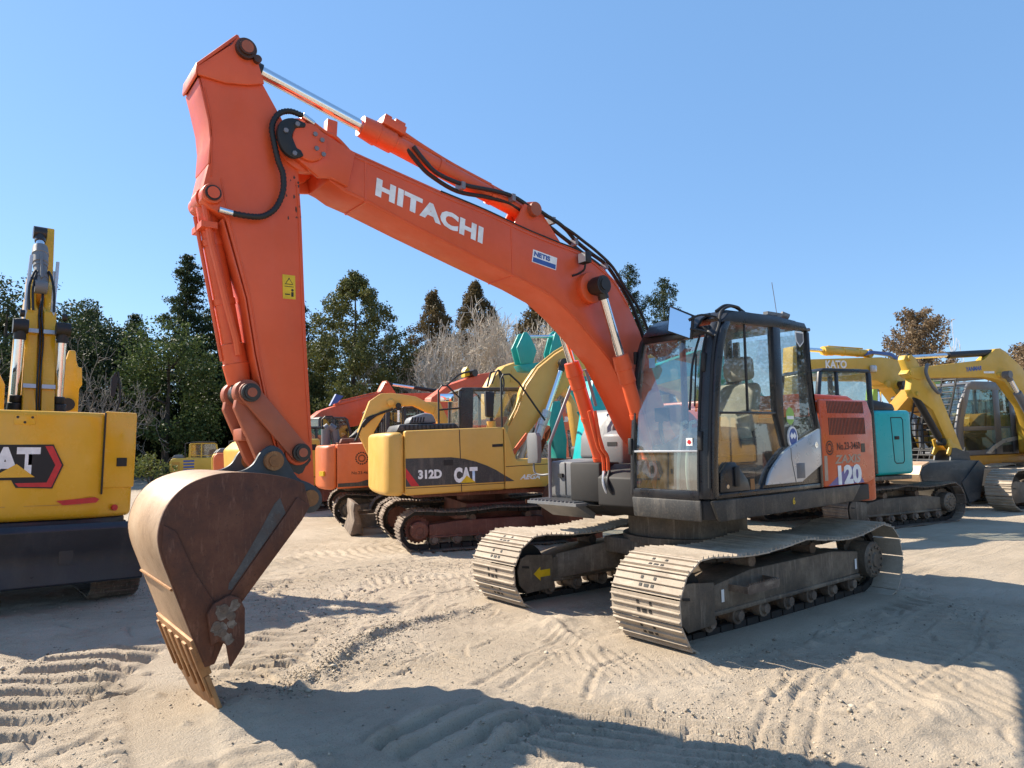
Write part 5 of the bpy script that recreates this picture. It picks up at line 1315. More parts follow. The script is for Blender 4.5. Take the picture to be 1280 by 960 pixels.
# ---- orange machine with the low boom (far left of the middle row)
def low_boom():
    root = thing('excavator', 'red-orange excavator with a low boom and pointed arm joint behind the orange tail', 'excavator', (-3.06, -18.44, .09), 184, True)
    O = M['red_orange']
    under(root, 1.4, .34, .5, 1.0, 38, M['shoe_dark'], M['frame'], .9, (-2.0, 1.3, 1.2))
    MB().prism([(-2.1, .9), (-2.1, 1.7), (-.5, 1.75), (-.4, 1.3), (.9, 1.3), (.9, .9)], -1.2, 1.2).build('house', O, root, bevel=.1, seg=3)
    bp = [(0.34, 1.26), (0.14, 2.05), (0.16, 2.53), (0.58, 2.84), (1.01, 2.98), (1.67, 3.14), (2.85, 3.44), (3.60, 3.42), (3.02, 3.05), (2.36, 2.54), (1.94, 2.32), (1.11, 2.22), (0.68, 1.94), (0.70, 1.26)]
    b = boom_part(root, 'boom', bp, .19, O)
    boom_part(root, 'arm', [(2.84, 3.42), (3.11, 3.87), (3.20, 3.98), (3.32, 3.87), (3.60, 3.51), (5.34, 3.60), (5.57, 3.35), (3.75, 3.21)], .15, O, [(3.21, 3.87, .06)])
    ram(root, 'arm_cylinder', (5.57, 3.67), (3.35, 3.87), 0, .07, .05, .5, M['rubber'], False)
    ram(root, 'bucket_cylinder', (1.19, 3.07), (2.95, 3.48), -.1, .08, .05, .98, O)
    simple_cab(root, .0, 1.3, 1.0, 2.6, -1.1, -.3, M['black_matt'])
    pr = smooth2([(5.34, 3.30), (5.79, 3.07), (5.85, 2.51), (5.45, 2.28), (5.11, 2.39)], 4); bucket_simple(root, pr, .4, M['rust'])
    cp = MB().prism([(0.85, 3.02), (1.14, 3.13), (1.36, 3.36), (1.08, 3.42)], -.3, -.2); cp.build('hose_guard', M['blue'], root)
low_boom()

def mid_boom():
    root = thing('excavator', 'red-orange excavator with a long rising boom behind the 312D cab', 'excavator', (-5.93, -15.95, .18), 184, True)
    O = M['red_orange']
    under(root, 1.5, .36, .55, 1.05, 38, M['shoe_dark'], M['frame'], .95, (-2.1, 1.5, 1.2))
    MB().prism([(-2.1, .95), (-2.1, 1.75), (1.4, 1.8), (1.4, .95)], -1.2, 1.2).build('house', O, root, bevel=.1, seg=3)
    bp = [(0.32, 1.45), (0.38, 2.43), (0.56, 3.18), (1.29, 3.63), (2.72, 4.08), (3.51, 4.21), (5.00, 4.28), (5.81, 3.98), (6.95, 2.84), (6.69, 2.59), (5.43, 3.48), (4.18, 3.66), (2.64, 3.37), (1.52, 2.78), (1.01, 2.09), (0.95, 1.45)]
    boom_part(root, 'boom', bp, .2, O)
    MB().cyl((2.4, -.28, 4.10), (2.4, .28, 4.10), .13).build('pin', M['grease'], root)
    rails(root, [[(1.14, -.25, 3.6), (1.64, -.25, 3.98), (1.9, -.25, 4.08), (2.4, -.25, 4.18)]], .035)
    MB().prism([(2.05, 3.95), (2.28, 4.02), (2.28, 4.22), (2.18, 4.32), (2.07, 4.20)], -.12, .08).build('cylinder_head', M['yellow_vinyl'], root)
    boom_part(root, 'arm', [(6.57, 3.10), (7.07, 2.97), (7.20, 0.70), (6.95, 0.57), (6.44, 2.46)], .16, O)
    simple_cab(root, .3, 1.5, 1.0, 2.7, .3, 1.15, M['black_matt'])
    bucket_simple(root, smooth2([(5.5, .9), (5.9, .9), (6.05, .6), (5.8, .15), (5.4, .05)], 4), .45, M['rust'])
    t = MB().prism([(1.4, 1.0), (6.69, 2.15), (6.69, 2.65), (5.30, 2.65), (1.4, 1.7)], -1.2, -1.1); o = t.build('side_panel', O, root)
    text('lettering', 'LIM', (5.75, -1.202, 2.33), (1, 0, 0), (0, 0, 1), .5, .2, M['white'], o, .03)
mid_boom()

def arch_boom():
    root = thing('excavator', 'yellow excavator whose arched boom shows above the 312D cab roof', 'excavator', (-5.43, -11.54, .16), 184, True)
    Y = M['yellow_pale']
    under(root, 1.0, .3, .42, .8, 34, M['shoe_dark'], M['frame'], .8, (-1.2, 1.1, .95))
    MB().prism([(-1.2, .8), (-1.25, 1.55), (1.1, 1.6), (1.1, .8)], -.95, .95).build('house', Y, root, bevel=.1, seg=3)
    bp = [(0.00, 1.24), (0.18, 2.45), (0.28, 3.19), (0.50, 3.49), (0.90, 3.82), (1.37, 3.97), (2.29, 4.00), (3.08, 3.81), (3.88, 3.17), (3.64, 2.99), (2.73, 3.44), (1.62, 3.39), (1.15, 3.05), (0.87, 2.63), (0.61, 1.24)]
    boom_part(root, 'boom', bp, .16, Y)
    MB().prism([(1.09, 3.36), (2.30, 3.48), (2.30, 3.78), (1.15, 3.72)], -.175, -.162).build('stiffener', Y, root, bevel=.004)
    boom_part(root, 'arm', [(3.58, 3.30), (3.94, 3.24), (4.24, 0.99), (4.00, 0.87)], .12, Y)
    bucket_simple(root, smooth2([(3.3, 1.1), (3.7, 1.1), (3.8, .75), (3.5, .4), (3.2, .35)], 4), .35, M['rust'])
    rails(root, [[(.15, -.25, 3.2), (.25, -.3, 3.6), (.55, -.3, 3.66), (.66, -.3, 3.2)]], .03)
arch_boom()

def teal_far():
    root = thing('excavator', 'teal excavator with two raised lugs above its folded arm, beyond the big orange boom', 'excavator', (-8.01, -7.94, .24), 348, True)
    T = M['teal_far']
    under(root, 1.4, .36, .55, 1.05, 38, M['shoe_dark'], M['frame'], .95, (-2.0, 1.4, 1.2))
    MB().prism([(-2.0, .95), (-2.05, 2.0), (-.6, 2.05), (-.5, 1.5), (1.4, 1.5), (1.4, .95)], -1.2, 1.2).build('house', M['black_matt'], root, bevel=.1, seg=3)
    simple_cab(root, -.3, 1.3, 1.0, 2.8, .3, 1.15, M['black'])
    bp = [(.1, 1.5), (.2, 2.3), (.7, 2.9), (1.5, 3.38), (2.3, 3.60), (3.0, 3.56), (3.5, 3.48), (3.4, 3.34), (2.4, 3.26), (1.8, 3.0), (1.2, 2.6), (.7, 1.9), (.6, 1.5)]
    boom_part(root, 'boom', bp, .18, T)
    a = MB()
    for s in (-.15, .15):
        a.prism([(3.56, 3.90), (3.36, 4.28), (3.28, 4.30), (3.18, 4.18), (3.02, 3.85), (3.14, 3.52), (3.46, 3.52)], s - .025, s + .025)
        a.prism([(2.66, 3.80), (2.50, 4.30), (2.38, 4.40), (2.22, 4.38), (2.14, 4.16), (2.40, 3.55), (2.60, 3.55)], s - .025, s + .025)
    a.build('lug', T, root, bevel=.01)
    ram(root, 'arm_cylinder', (3.25, 4.20), (2.34, 4.25), 0, .05, .04, .1, M['silver'], False)
    boom_part(root, 'arm', [(2.72, 2.10), (2.60, 2.62), (2.40, 2.62), (2.24, 1.66), (2.28, 1.1), (2.52, 1.1)], .16, T)
    b2 = boom_part(root, 'link_arm', [(2.25, 3.05), (2.15, 3.08), (1.65, 2.28), (1.75, 2.2)], .05, T, v=.2)
    MB().prism([(1.95, 2.35), (1.55, 2.42), (1.45, 1.9), (1.6, 1.8)], .16, .20).build('side_plate', T, root)
    bucket_simple(root, smooth2([(2.3, 1.2), (2.75, 1.2), (2.9, .8), (2.6, .4), (2.25, .3)], 4), .4, M['rust'])
teal_far()

def lime_far():
    root = thing('excavator', 'lime green excavator half hidden between the yellow booms at far right', 'excavator', (-22.5, -5.6, .62), 348, True)
    G = M['lime']
    under(root, 1.5, .36, .55, 1.1, 36, M['shoe_dark'], M['frame'], .95, (-2.0, 1.4, 1.2))
    MB().prism([(-2.0, .95), (-2.05, 2.0), (1.4, 2.0), (1.4, .95)], -1.2, 1.2).build('house', G, root, bevel=.1, seg=3)
    boom_part(root, 'boom', [(.2, 1.5), (.3, 2.4), (1.0, 3.3), (1.8, 3.65), (4.5, 3.35), (4.5, 3.1), (1.9, 3.2), (1.2, 2.7), (.7, 1.5)], .18, G)
    boom_part(root, 'arm', [(4.3, 3.5), (4.7, 3.4), (5.2, 1.2), (5.0, 1.1)], .14, G)
    simple_cab(root, -.2, 1.3, 1.0, 2.75, .3, 1.15, M['grey_cab'])
lime_far()

def tail_machine():
    root = thing('excavator', 'plain yellow excavator tail showing right beside the lower arm', 'excavator', (-.86, -13.93, .03), 184, True)
    Y = M['yellow_far']
    under(root, 1.3, .34, .5, .95, 36, M['shoe_dark'], M['frame_red'], .62, (-1.0, 1.2, 1.1))
    b = MB().prism([(-1.2, .64), (-1.25, 1.6), (-1.0, 1.82), (.38, 1.84), (.40, .64)], -1.2, 1.2).build('house', Y, root, bevel=.06, seg=3)
    ln = MB(); panel_line(ln, [(-1.1, .86), (.38, .87)], -1.2, -1, .02); ln.build('panel_gap', M['ink'], b)
    MB().prism([(.14, 1.55), (.26, 1.55), (.26, 1.70), (.14, 1.70)], -1.2, -1.205).build('latch', M['ink'], b)
    MB().tube([(-.2, -.2, 1.84), (-.2, -.2, 2.3), (.2, -.2, 2.3), (.2, -.2, 1.84)], .03, smooth=False).build('handrail', M['rubber'], root)
    simple_cab(root, .5, 1.6, .7, 2.2, .2, 1.1, M['black_matt'])
tail_machine()

def small_far(label, loc, head, mat, top, stripes):
    root = thing('mini_excavator', label, 'excavator', loc, head, True, 'small excavators by the trees')
    under(root, .95, .28, .40, .78, 32, M['shoe_dark'], M['frame'], .55, (-1.0, 1.1, .95))
    b = MB().prism([(-1.50, .56), (-1.52, top - .16), (-1.42, top), (1.1, top), (1.1, .56)], -.98, .95).build('house', mat, root, bevel=.07, seg=3)
    if stripes:
        s = MB()
        for k in range(4): s.prism([(-.93, .62 + .14 * k), (-.46, .62 + .14 * k), (-.46, .70 + .14 * k), (-.93, .70 + .14 * k)], -.979, -.985)
        s.build('stripe', M['blue'], b)
        MB().prism([(-1.42, .66), (-1.08, .66), (-1.08, 1.05), (-1.42, 1.05)], -.979, -.984).build('air_grille', M['amber'], b)
    simple_cab(root, -.72, .60, .95, 1.92, -.80, .15, mat, slope=.1, tint='glass')
    rails(root, [[(-.86, -.8, top), (-.86, -.8, 1.90), (-.6, -.8, 1.95), (.5, -.8, 1.94)]], .03)
    MB().prism([(-1.45, top), (-1.3, top + .16), (-1.0, top + .16), (-.88, top)], -.8, .2).build('engine_hood', M['grey'], root, bevel=.04)
    boom_part(root, 'boom', [(.9, .9), (1.2, .9), (1.9, 1.7), (2.6, 2.0), (3.4, 1.7), (3.45, 1.9), (2.6, 2.45), (1.8, 2.2), (1.1, 1.4)], .13, mat)
    boom_part(root, 'arm', [(3.2, 1.8), (3.5, 1.9), (3.7, .7), (3.5, .6)], .1, mat)
    return root
small_far('tiny yellow excavator with blue stripes on its side, by the trees left of the bucket', (-3.35, -31.67, .10), 165, M['yellow_far'], 1.22, True)
small_far('distant plain yellow mini excavator beside the blue-striped one', (-3.52, -25.29, .11), 165, M['yellow_far'], 1.44, False)
small_far('distant salmon orange mini excavator just left of the big arm', (-2.70, -21.94, .09), 165, M['orange_far'], 1.48, False)

# ================================================================== TREES
def leaf_cards(pts, size, rngl, aspect=.55):
    n = len(pts)
    a = rngl.normal(size=(n, 3)); a /= np.linalg.norm(a, axis=1)[:, None]
    b = rngl.normal(size=(n, 3)); b -= a * (a * b).sum(1)[:, None]; b /= np.linalg.norm(b, axis=1)[:, None]
    s = size * rngl.uniform(.6, 1.35, n)[:, None]
    q = np.empty((n, 4, 3))
    q[:, 0] = pts - a * s * .5; q[:, 1] = pts - b * s * aspect * .5; q[:, 2] = pts + a * s * .5; q[:, 3] = pts + b * s * aspect * .5
    return q.reshape(-1, 3)

def mesh_quads(name, V, mat, parent):
    n = len(V) // 4
    me = bpy.data.meshes.new(name)
    me.vertices.add(len(V)); me.vertices.foreach_set('co', V.astype(np.float32).ravel())
    me.loops.add(n * 4); me.loops.foreach_set('vertex_index', np.arange(n * 4, dtype=np.int32))
    me.polygons.add(n); me.polygons.foreach_set('loop_start', np.arange(0, n * 4, 4, dtype=np.int32))
    me.update(calc_edges=True); me.materials.append(mat)
    o = bpy.data.objects.new(name, me); COL.objects.link(o); o.parent = parent
    return o

L = dict(
    dark=leaf_mat('dark_evergreen_leaves', ((.016, .027, .011), (.036, .056, .020), (.068, .090, .034)), .28),
    bright=leaf_mat('bright_evergreen_leaves', ((.030, .052, .015), (.068, .100, .026), (.13, .165, .050))),
    olive=leaf_mat('olive_cypress_leaves', ((.048, .058, .018), (.10, .112, .032), (.165, .165, .05))),
    brown=leaf_mat('brown_cypress_leaves', ((.060, .046, .018), (.12, .085, .032), (.19, .13, .055))),
    dry=leaf_mat('dry_brown_leaves', ((.12, .08, .045), (.23, .155, .09), (.33, .24, .14))),
    yellowish=leaf_mat('yellow_green_leaves', ((.06, .08, .015), (.14, .16, .035), (.24, .25, .07))),
    twig=bark('grey_twig_bark', (.12, .105, .09), (.26, .23, .19)),
    trunk=bark('dark_bark', (.035, .028, .022), (.085, .07, .055)),
    pale=bark('pale_bark', (.34, .29, .23), (.66, .58, .47)),
)

def trunk_mesh(h, r, parent, rl, lean=.02, mat='trunk', limbs=0, lim_from=.3, reach=1.5):
    t = MB(); n = 7
    path = [(rl.normal() * lean * h * k / n * .4, rl.normal() * lean * h * k / n * .4, h * k / n - .3) for k in range(n + 1)]
    P = [Vector(p) for p in path]
    rad = [r * (1 - .88 * k / n) for k in range(n + 1)]
    t.tube(P, rad, n=8, smooth=False)
    for k in range(limbs):
        z = h * (lim_from + (1 - lim_from) * .85 * k / max(1, limbs)); a = rl.uniform(0, 6.28); L_ = reach * rl.uniform(.6, 1.1) * (1 - z / h * .6)
        p0 = Vector((np.interp(z, [p.z for p in P], [p.x for p in P]), np.interp(z, [p.z for p in P], [p.y for p in P]), z))
        d = Vector((math.cos(a), math.sin(a), rl.uniform(.1, .5)))
        t.tube([p0, p0 + d * L_ * .5, p0 + d * L_ + Vector((0, 0, L_ * .2))], [r * .35, r * .22, r * .08], n=5, smooth=False)
    return t.build('trunk', L[mat], parent)

def clump_points(centers, radii, per, rl, shell=.45):
    out = []
    for c, r in zip(centers, radii):
        n = max(6, int(per * (r ** 1.8)))
        d = rl.normal(size=(n, 3)); d /= np.linalg.norm(d, axis=1)[:, None]
        rr = r * (1 - shell * rl.uniform(0, 1, n) ** 1.6)[:, None] * rl.uniform(.85, 1.12, n)[:, None]
        out.append(c + d * rr * np.array([1, 1, .72]))
    return np.concatenate(out)

def make_tree(kind, label, x, y, h, r, z, seed, group=None):
    rl = np.random.default_rng(seed)
    name = {'conifer': 'conifer_tree', 'conifer_tall': 'conifer_tree', 'broadleaf': 'evergreen_tree', 'bright': 'evergreen_tree', 'cypress': 'cypress_tree', 'brown': 'cypress_tree',
            'airy': 'conifer_tree', 'dry': 'conifer_tree', 'bush': 'bush'}[kind]
    root = thing(name, label, 'bush' if kind == 'bush' else 'tree', (x, y, z), float(rl.uniform(0, 360)), False, group)
    if kind in ('conifer', 'conifer_tall', 'airy', 'dry'):
        trunk_mesh(h * .97, .016 * h + .05, root, rl, .008)
        pts = []
        nl = int(h * (3.0 if kind != 'airy' else 2.6)); z0 = .05 if kind != 'airy' else .12
        for i in range(nl):
            k = i / nl; zz = h * (z0 + (1 - z0) * k)
            prof = (1 - k ** 1.9) ** .85 * (.82 + .18 * math.sin(k * 14 + seed))
            if kind == 'conifer_tall': prof = (1 - k) ** .8 * (.72 + .28 * math.sin(k * 11 + 1) ** 2)
            if kind == 'airy': prof = (1 - k ** 2.2) ** .8 * (.6 + .4 * math.sin(k * 13 + seed) ** 2)
            if kind == 'dry': prof = math.sin(math.pi * min(1, .15 + k * .85)) ** .6
            nb = 6 if kind != 'airy' else 4
            for b in range(nb):
                a = rl.uniform(0, 6.28); Lb = r * prof * rl.uniform(.45, 1.15) + .12
                m = int(24 + (95 if kind == 'airy' else 70) * Lb)
                t = rl.uniform(.12, 1, m) ** .7
                droop = {'conifer': .12, 'conifer_tall': .06, 'airy': -.22, 'dry': -.25}[kind]
                spread = .10 + .22 * (1 - t) * Lb + .10
                px = np.cos(a) * t * Lb + rl.normal(size=m) * spread * .55; py = np.sin(a) * t * Lb + rl.normal(size=m) * spread * .55
                pz = zz - droop * Lb * t * t * 2 + .15 * t * Lb + rl.normal(size=m) * .09
                pts.append(np.stack([px, py, pz], 1))
        pts = np.concatenate(pts)
        size = .20 if kind != 'airy' else .16
        mat = {'conifer': 'dark', 'conifer_tall': 'dark', 'airy': 'dark', 'dry': 'dry'}[kind]
        mesh_quads('crown', leaf_cards(pts, size, rl, .42), L[mat], root)
    elif kind in ('cypress', 'brown'):
        trunk_mesh(h * .9, .018 * h + .05, root, rl, .01)
        C, Rr = [], []
        n = int(90 + 34 * r * h / 4)
        for i in range(n):
            k = rl.uniform(0, 1) ** 1.05; a = rl.uniform(0, 6.28); zz = h * (.03 + .93 * k)
            rad = r * (1 - k ** (3.4 if kind == 'cypress' else 2.5)) ** .9 * (1 + .13 * math.sin(a * 3 + k * 9 + seed))
            q = rad * rl.uniform(.45, 1.0)
            C.append((q * math.cos(a), q * math.sin(a), zz)); Rr.append(rl.uniform(.34, .72) * (.55 + .6 * (1 - k)))
        for k in range(9): C.append((rl.normal() * .14, rl.normal() * .14, h * (.86 + .014 * k))); Rr.append(.36 - .025 * k)
        pts = clump_points(np.array(C), Rr, 620, rl, .55)
        pts[:, 2] += np.abs(rl.normal(size=len(pts))) * .14
        mesh_quads('crown', leaf_cards(pts, .17, rl, .5), L['olive' if kind == 'cypress' else 'brown'], root)
    else:
        if kind != 'bush': trunk_mesh(h * .8, .02 * h + .05, root, rl, .03, limbs=7, reach=r)
        C, Rr = [], []
        n = 84 if kind != 'bush' else 16
        for i in range(n):
            d = rl.normal(size=3); d /= np.linalg.norm(d); q = rl.uniform(.35, 1) ** .6
            base = .04 if kind == 'bush' else .10
            zz = h * (base + (1 - base) * .5) + d[2] * q * h * (.40)
            w = r * (1 - .35 * max(0, (zz / h - .55)) / .45)
            C.append((d[0] * q * w * .9, d[1] * q * w * .9, max(zz, .3))); Rr.append(rl.uniform(.5, 1.0) * (min(r, 3.2) * .34))
        pts = clump_points(np.array(C), Rr, 260 if kind != 'bush' else 420, rl, .4)
        keep = pts[:, 2] > .02; pts = pts[keep]
        mesh_quads('crown' if kind != 'bush' else 'foliage', leaf_cards(pts, .17 if kind != 'bush' else .12, rl, .62), L[{'broadleaf': 'dark', 'bright': 'bright', 'bush': 'yellowish'}[kind]], root)
        if kind == 'bush':
            b = MB()
            for k in range(7):
                a = rl.uniform(0, 6.28); b.tube([(0, 0, -.05), (math.cos(a) * r * .3, math.sin(a) * r * .3, h * .4), (math.cos(a) * r * .6, math.sin(a) * r * .6, h * .75)], [.04, .025, .01], n=5, smooth=False)
            b.build('stem', L['trunk'], root)
    return root

def bare_tree(label, x, y, h, r, z, seed, pale=True, dens=1.0, group=None, thin=1.0):
    rl = random.Random(seed)
    root = thing('bare_tree', label, 'tree', (x, y, z), rl.uniform(0, 360), False, group)
    segs = [[], []]
    def grow(p, d, ln, rad, lvl):
        q = p; dd = d.copy(); k = 3 if lvl < 3 else 2
        pts, rs = [p], [rad]
        for i in range(k):
            dd = (dd + Vector((rl.gauss(0, .24), rl.gauss(0, .24), rl.gauss(.03, .14)))).normalized()
            q = q + dd * ln / k; pts.append(q); rs.append(max(.013 * thin, rad * (1 - .40 * (i + 1) / k)))
        segs[0 if lvl < 2 else 1].append((pts, rs, 6 if lvl < 2 else 3))
        if lvl >= 5 or ln < .22: return
        n = {0: 5, 1: 4, 2: 4, 3: 4, 4: 3}[lvl]
        n = max(2, int(n * dens + rl.random() * .8))
        for j in range(n):
            t = rl.uniform(.35, 1.0) if j else 1.0
            i0 = min(k - 1, int(t * k)); f = t * k - i0
            b = pts[i0].lerp(pts[min(k, i0 + 1)], min(1, f))
            az = rl.uniform(0, 6.28); sp = rl.uniform(.5, 1.25)
            side = dd.orthogonal().normalized(); side.rotate(Matrix.Rotation(az, 3, dd))
            nd = (dd * math.cos(sp) + side * math.sin(sp) + Vector((0, 0, .05))).normalized()
            grow(b, nd, ln * rl.uniform(.55, .82), max(.015 * thin, rs[i0] * .62), lvl + 1)
    for s in range(3):
        a = rl.uniform(0, 6.28)
        grow(Vector((.15 * math.cos(a), .15 * math.sin(a), -.1)), Vector((math.cos(a) * .6, math.sin(a) * .6, 1)).normalized(), h * .36, .025 * h * .55, 0)
    mx = max(p.z for l in segs for s in l for p in s[0]); wx = max(math.hypot(p.x, p.y) for l in segs for s in l for p in s[0])
    for li, nm in ((0, 'trunk'), (1, 'twigs')):
        m = MB()
        for pts, rs, n in segs[li]:
            m.tube([Vector((p.x * r / wx * 1.15, p.y * r / wx * 1.15, p.z * h / mx)) for p in pts], rs, n=n, smooth=False)
        m.build(nm, L['pale' if pale else 'trunk' if li == 0 else 'twig'], root, smooth=60)
    return root

G1 = 'evergreens along the edge of the yard'
TREES = [
    ('broadleaf', 'tall dark leafy tree at the left frame edge behind the yellow boom', 4.6, -41.1, 12.0, 4.6, -.02),
    ('broadleaf', 'dark leafy tree right behind the upright yellow boom', 2.0, -45.0, 11.9, 4.6, -.02),
    ('broadleaf', 'low dark leafy tree between the yellow boom and the tall spire', -1.2, -46.6, 10.6, 3.6, .05),
    ('conifer_tall', 'tall thin-topped conifer rising highest at the left', -4.9, -43.9, 14.3, 4.4, .15),
    ('bright', 'bright green leafy tree in front of the tall conifer', -2.9, -38.2, 9.3, 3.4, .09),
    ('conifer', 'dark conifer directly left of the big orange arm', -7.7, -45.3, 13.2, 4.2, .23),
    ('conifer', 'dark conifer peeking out right of the big orange arm', -13.6, -47.2, 12.9, 3.4, .43),
    ('cypress', 'broad olive green cypress under the orange boom', -12.5, -35.0, 12.4, 4.0, .38),
    ('brown', 'brownish cypress tip above the grey bare trees', -19.8, -37.9, 12.7, 2.8, .59),
    ('brown', 'brownish rounded cypress in the gap under the boom, right of the pointed one', -25.7, -41.3, 14.7, 3.4, .76),
    ('brown', 'small dark cypress top between two larger brown ones', -29.2, -43.8, 13.2, 2.2, .83),
    ('brown', 'brown cypress right beneath the underside of the orange boom', -28.4, -36.8, 12.8, 3.6, .83),
    ('airy', 'taller slim evergreen between orange boom and black cab', -32.0, -30.6, 14.5, 2.7, .83),
    ('airy', 'shorter slim evergreen just left of the cab mirror', -35.2, -30.0, 13.9, 3.4, .83),
    ('airy', 'evergreen mostly hidden behind the bend of the orange boom', -32.9, -35.4, 12.6, 2.8, .83),
    ('dry', 'dry brown tree above the yellow booms at right', -40.2, -14.3, 9.4, 2.3, .83),
    ('dry', 'dry brown tree cut by the right frame edge', -47.9, -11.2, 7.6, 2.3, .83),
    ('broadleaf', 'dark shaded tree low behind the yellow machine at left', 4.0, -37.1, 7.8, 3.2, -.02),
    ('broadleaf', 'dark shaded tree low behind the bucket cylinder', -8.3, -38.8, 9.4, 3.6, .25),
    ('conifer', 'dark conifer filling the back between yellow boom and spire', -.4, -50.7, 11.4, 4.2, .04),
    ('broadleaf', 'dark round tree behind the broad cypress', -17.0, -47.0, 11.2, 4.2, .5),
    ('broadleaf', 'dark round tree low behind the pale bare trees, right of the pointed brown tip', -24.5, -46.0, 10.0, 4.6, .70),
    ('broadleaf', 'dark leafy tree filling the gap right of the yellow boom', -.1, -49.8, 11.8, 5.0, .01),
    ('conifer', 'small dark conifer directly left of the tall spire', -3.3, -52.3, 11.6, 3.6, .11),
    ('broadleaf', 'dark leafy tree behind the lower half of the orange arm', -9.6, -43.2, 10.6, 4.0, .28),
    ('broadleaf', 'dark tree crown seen through the gap between bucket cylinder and arm', -10.6, -50.5, 12.6, 3.8, .30),
    ('broadleaf', 'dark tree at the left frame edge below the conifer top', 5.0, -45.1, 10.4, 4.0, -.02),
    ('broadleaf', 'dark low crown behind the arched yellow boom', -30.8, -44.3, 10.6, 4.8, .83),
    ('brown', 'brown cypress hidden mostly by the boom bend, above the teal lugs', -33.6, -40.2, 12.9, 3.2, .83),
]
for i, (k, lab, x, y, h, r, z) in enumerate(TREES): make_tree(k, lab, x, y, h, r, z, 100 + i, G1)
make_tree('bush', 'sunlit yellow-green bush by the corner of the yellow machine', -.40, -28.4, 1.75, 1.2, .02, 300)
make_tree('bush', 'low shrub beside the tiny striped excavator', -3.2, -35.6, 1.5, 1.1, .09, 301)
for i, (x, y, h, r) in enumerate(((-13, 20, 9.5, 4.0), (-19, 17, 9.0, 4.0), (-24, 12.5, 8.5, 3.6), (-8, 22.5, 9.0, 4.0))):
    make_tree('broadleaf', 'dark tree outside the view, mirrored in the black cab panes', x, y, h, r, .45, 400 + i, 'trees mirrored in the cab')
G2 = 'leafless trees'
for i, (lab, x, y, h, r, z) in enumerate([
    ('leafless grey tree right of the yellow boom at left', .9, -31.9, 6.6, 3.0, -.01),
    ('leafless shrubby tree left of the yellow boom at left', 4.2, -35.1, 6.6, 2.6, -.02),
    ('pale bare tree touching the right side of the broad cypress', -15.3, -33.6, 8.4, 4.4, .45),
    ('pale bare tree with dark trunk in front of the pointed brown tip', -16.4, -31.8, 9.3, 4.6, .49),
    ('pale bare tree filling the gap under the middle of the boom', -17.7, -29.8, 9.1, 4.8, .52),
    ('pale bare tree in front of the paired brown cypress tops', -18.9, -27.9, 9.0, 4.8, .55),
    ('pale bare tree above the yellow arched boom', -20.3, -26.8, 8.8, 4.4, .60),
    ('pale bare tree behind the teal lugs', -22.4, -26.5, 8.8, 4.4, .65),
    ('bare tree farther back between two pale ones', -19.8, -34.4, 9.2, 5.0, .59),
    ('bare tree farther back above the teal lugs', -23.4, -32.1, 9.6, 5.0, .68)]):
    bare_tree(lab, x, y, h * (1.0 if i < 2 else 1.10), r, z, 500 + i, pale=i > 1, group=G2, dens=.80 if i < 2 else 1.12, thin=.6 if i < 2 else 1.0)
bare_tree('thin leafless sapling by the dry brown tree at right', -45.7, -13.8, 9.6, 1.0, .83, 520, dens=.55, group=G2)

# dark understorey behind the trees: one uncountable mass
def understorey():
    pts = []
    for (x0, x1, y0, y1, hh) in ((10, -12, -46, -54, 7.0), (-11, -36, -41, -48, 7.5), (-30, -48, -33, -40, 4.5)):
        n = 15000
        t = rng.uniform(0, 1, n); x = x0 + (x1 - x0) * t; y = y0 + (y1 - y0) * rng.uniform(0, 1, n)
        top = hh * (.65 + .35 * np.sin(x * 1.1) * np.cos(x * .37 + 1))
        z = top * rng.uniform(0, 1, n) ** .9
        pts.append(np.stack([x, y, z], 1))
    o = mesh_quads('undergrowth', leaf_cards(np.concatenate(pts), .55, rng, .6), L['dark'], None)
    tag(o, 'dark undergrowth filling the foot of the trees', 'undergrowth', None, 'stuff')
understorey()

# ================================================================== GROUND
_tab = rng.uniform(-1, 1, (256, 256))
def vnoise(x, y):
    xi = np.floor(x).astype(int); yi = np.floor(y).astype(int); fx = x - xi; fy = y - yi
    fx = fx * fx * (3 - 2 * fx); fy = fy * fy * (3 - 2 * fy)
    g = lambda a, b: _tab[a & 255, b & 255]
    return (g(xi, yi) * (1 - fx) + g(xi + 1, yi) * fx) * (1 - fy) + (g(xi, yi + 1) * (1 - fx) + g(xi + 1, yi + 1) * fx) * fy
def fbm(x, y, o=4):
    s = 0; a = 1
    for i in range(o): s = s + a * vnoise(x * 2 ** i + 17 * i, y * 2 ** i + 31 * i); a *= .5
    return s
def ss(a, b, x):
    t = np.clip((x - a) / (b - a), 0, 1); return t * t * (3 - 2 * t)
def gbase(x):
    xx = np.clip(x, -28, 60)
    return -.0297 * .5 * (xx - np.sqrt((xx - .6) ** 2 + .36)) - .0297 * .3

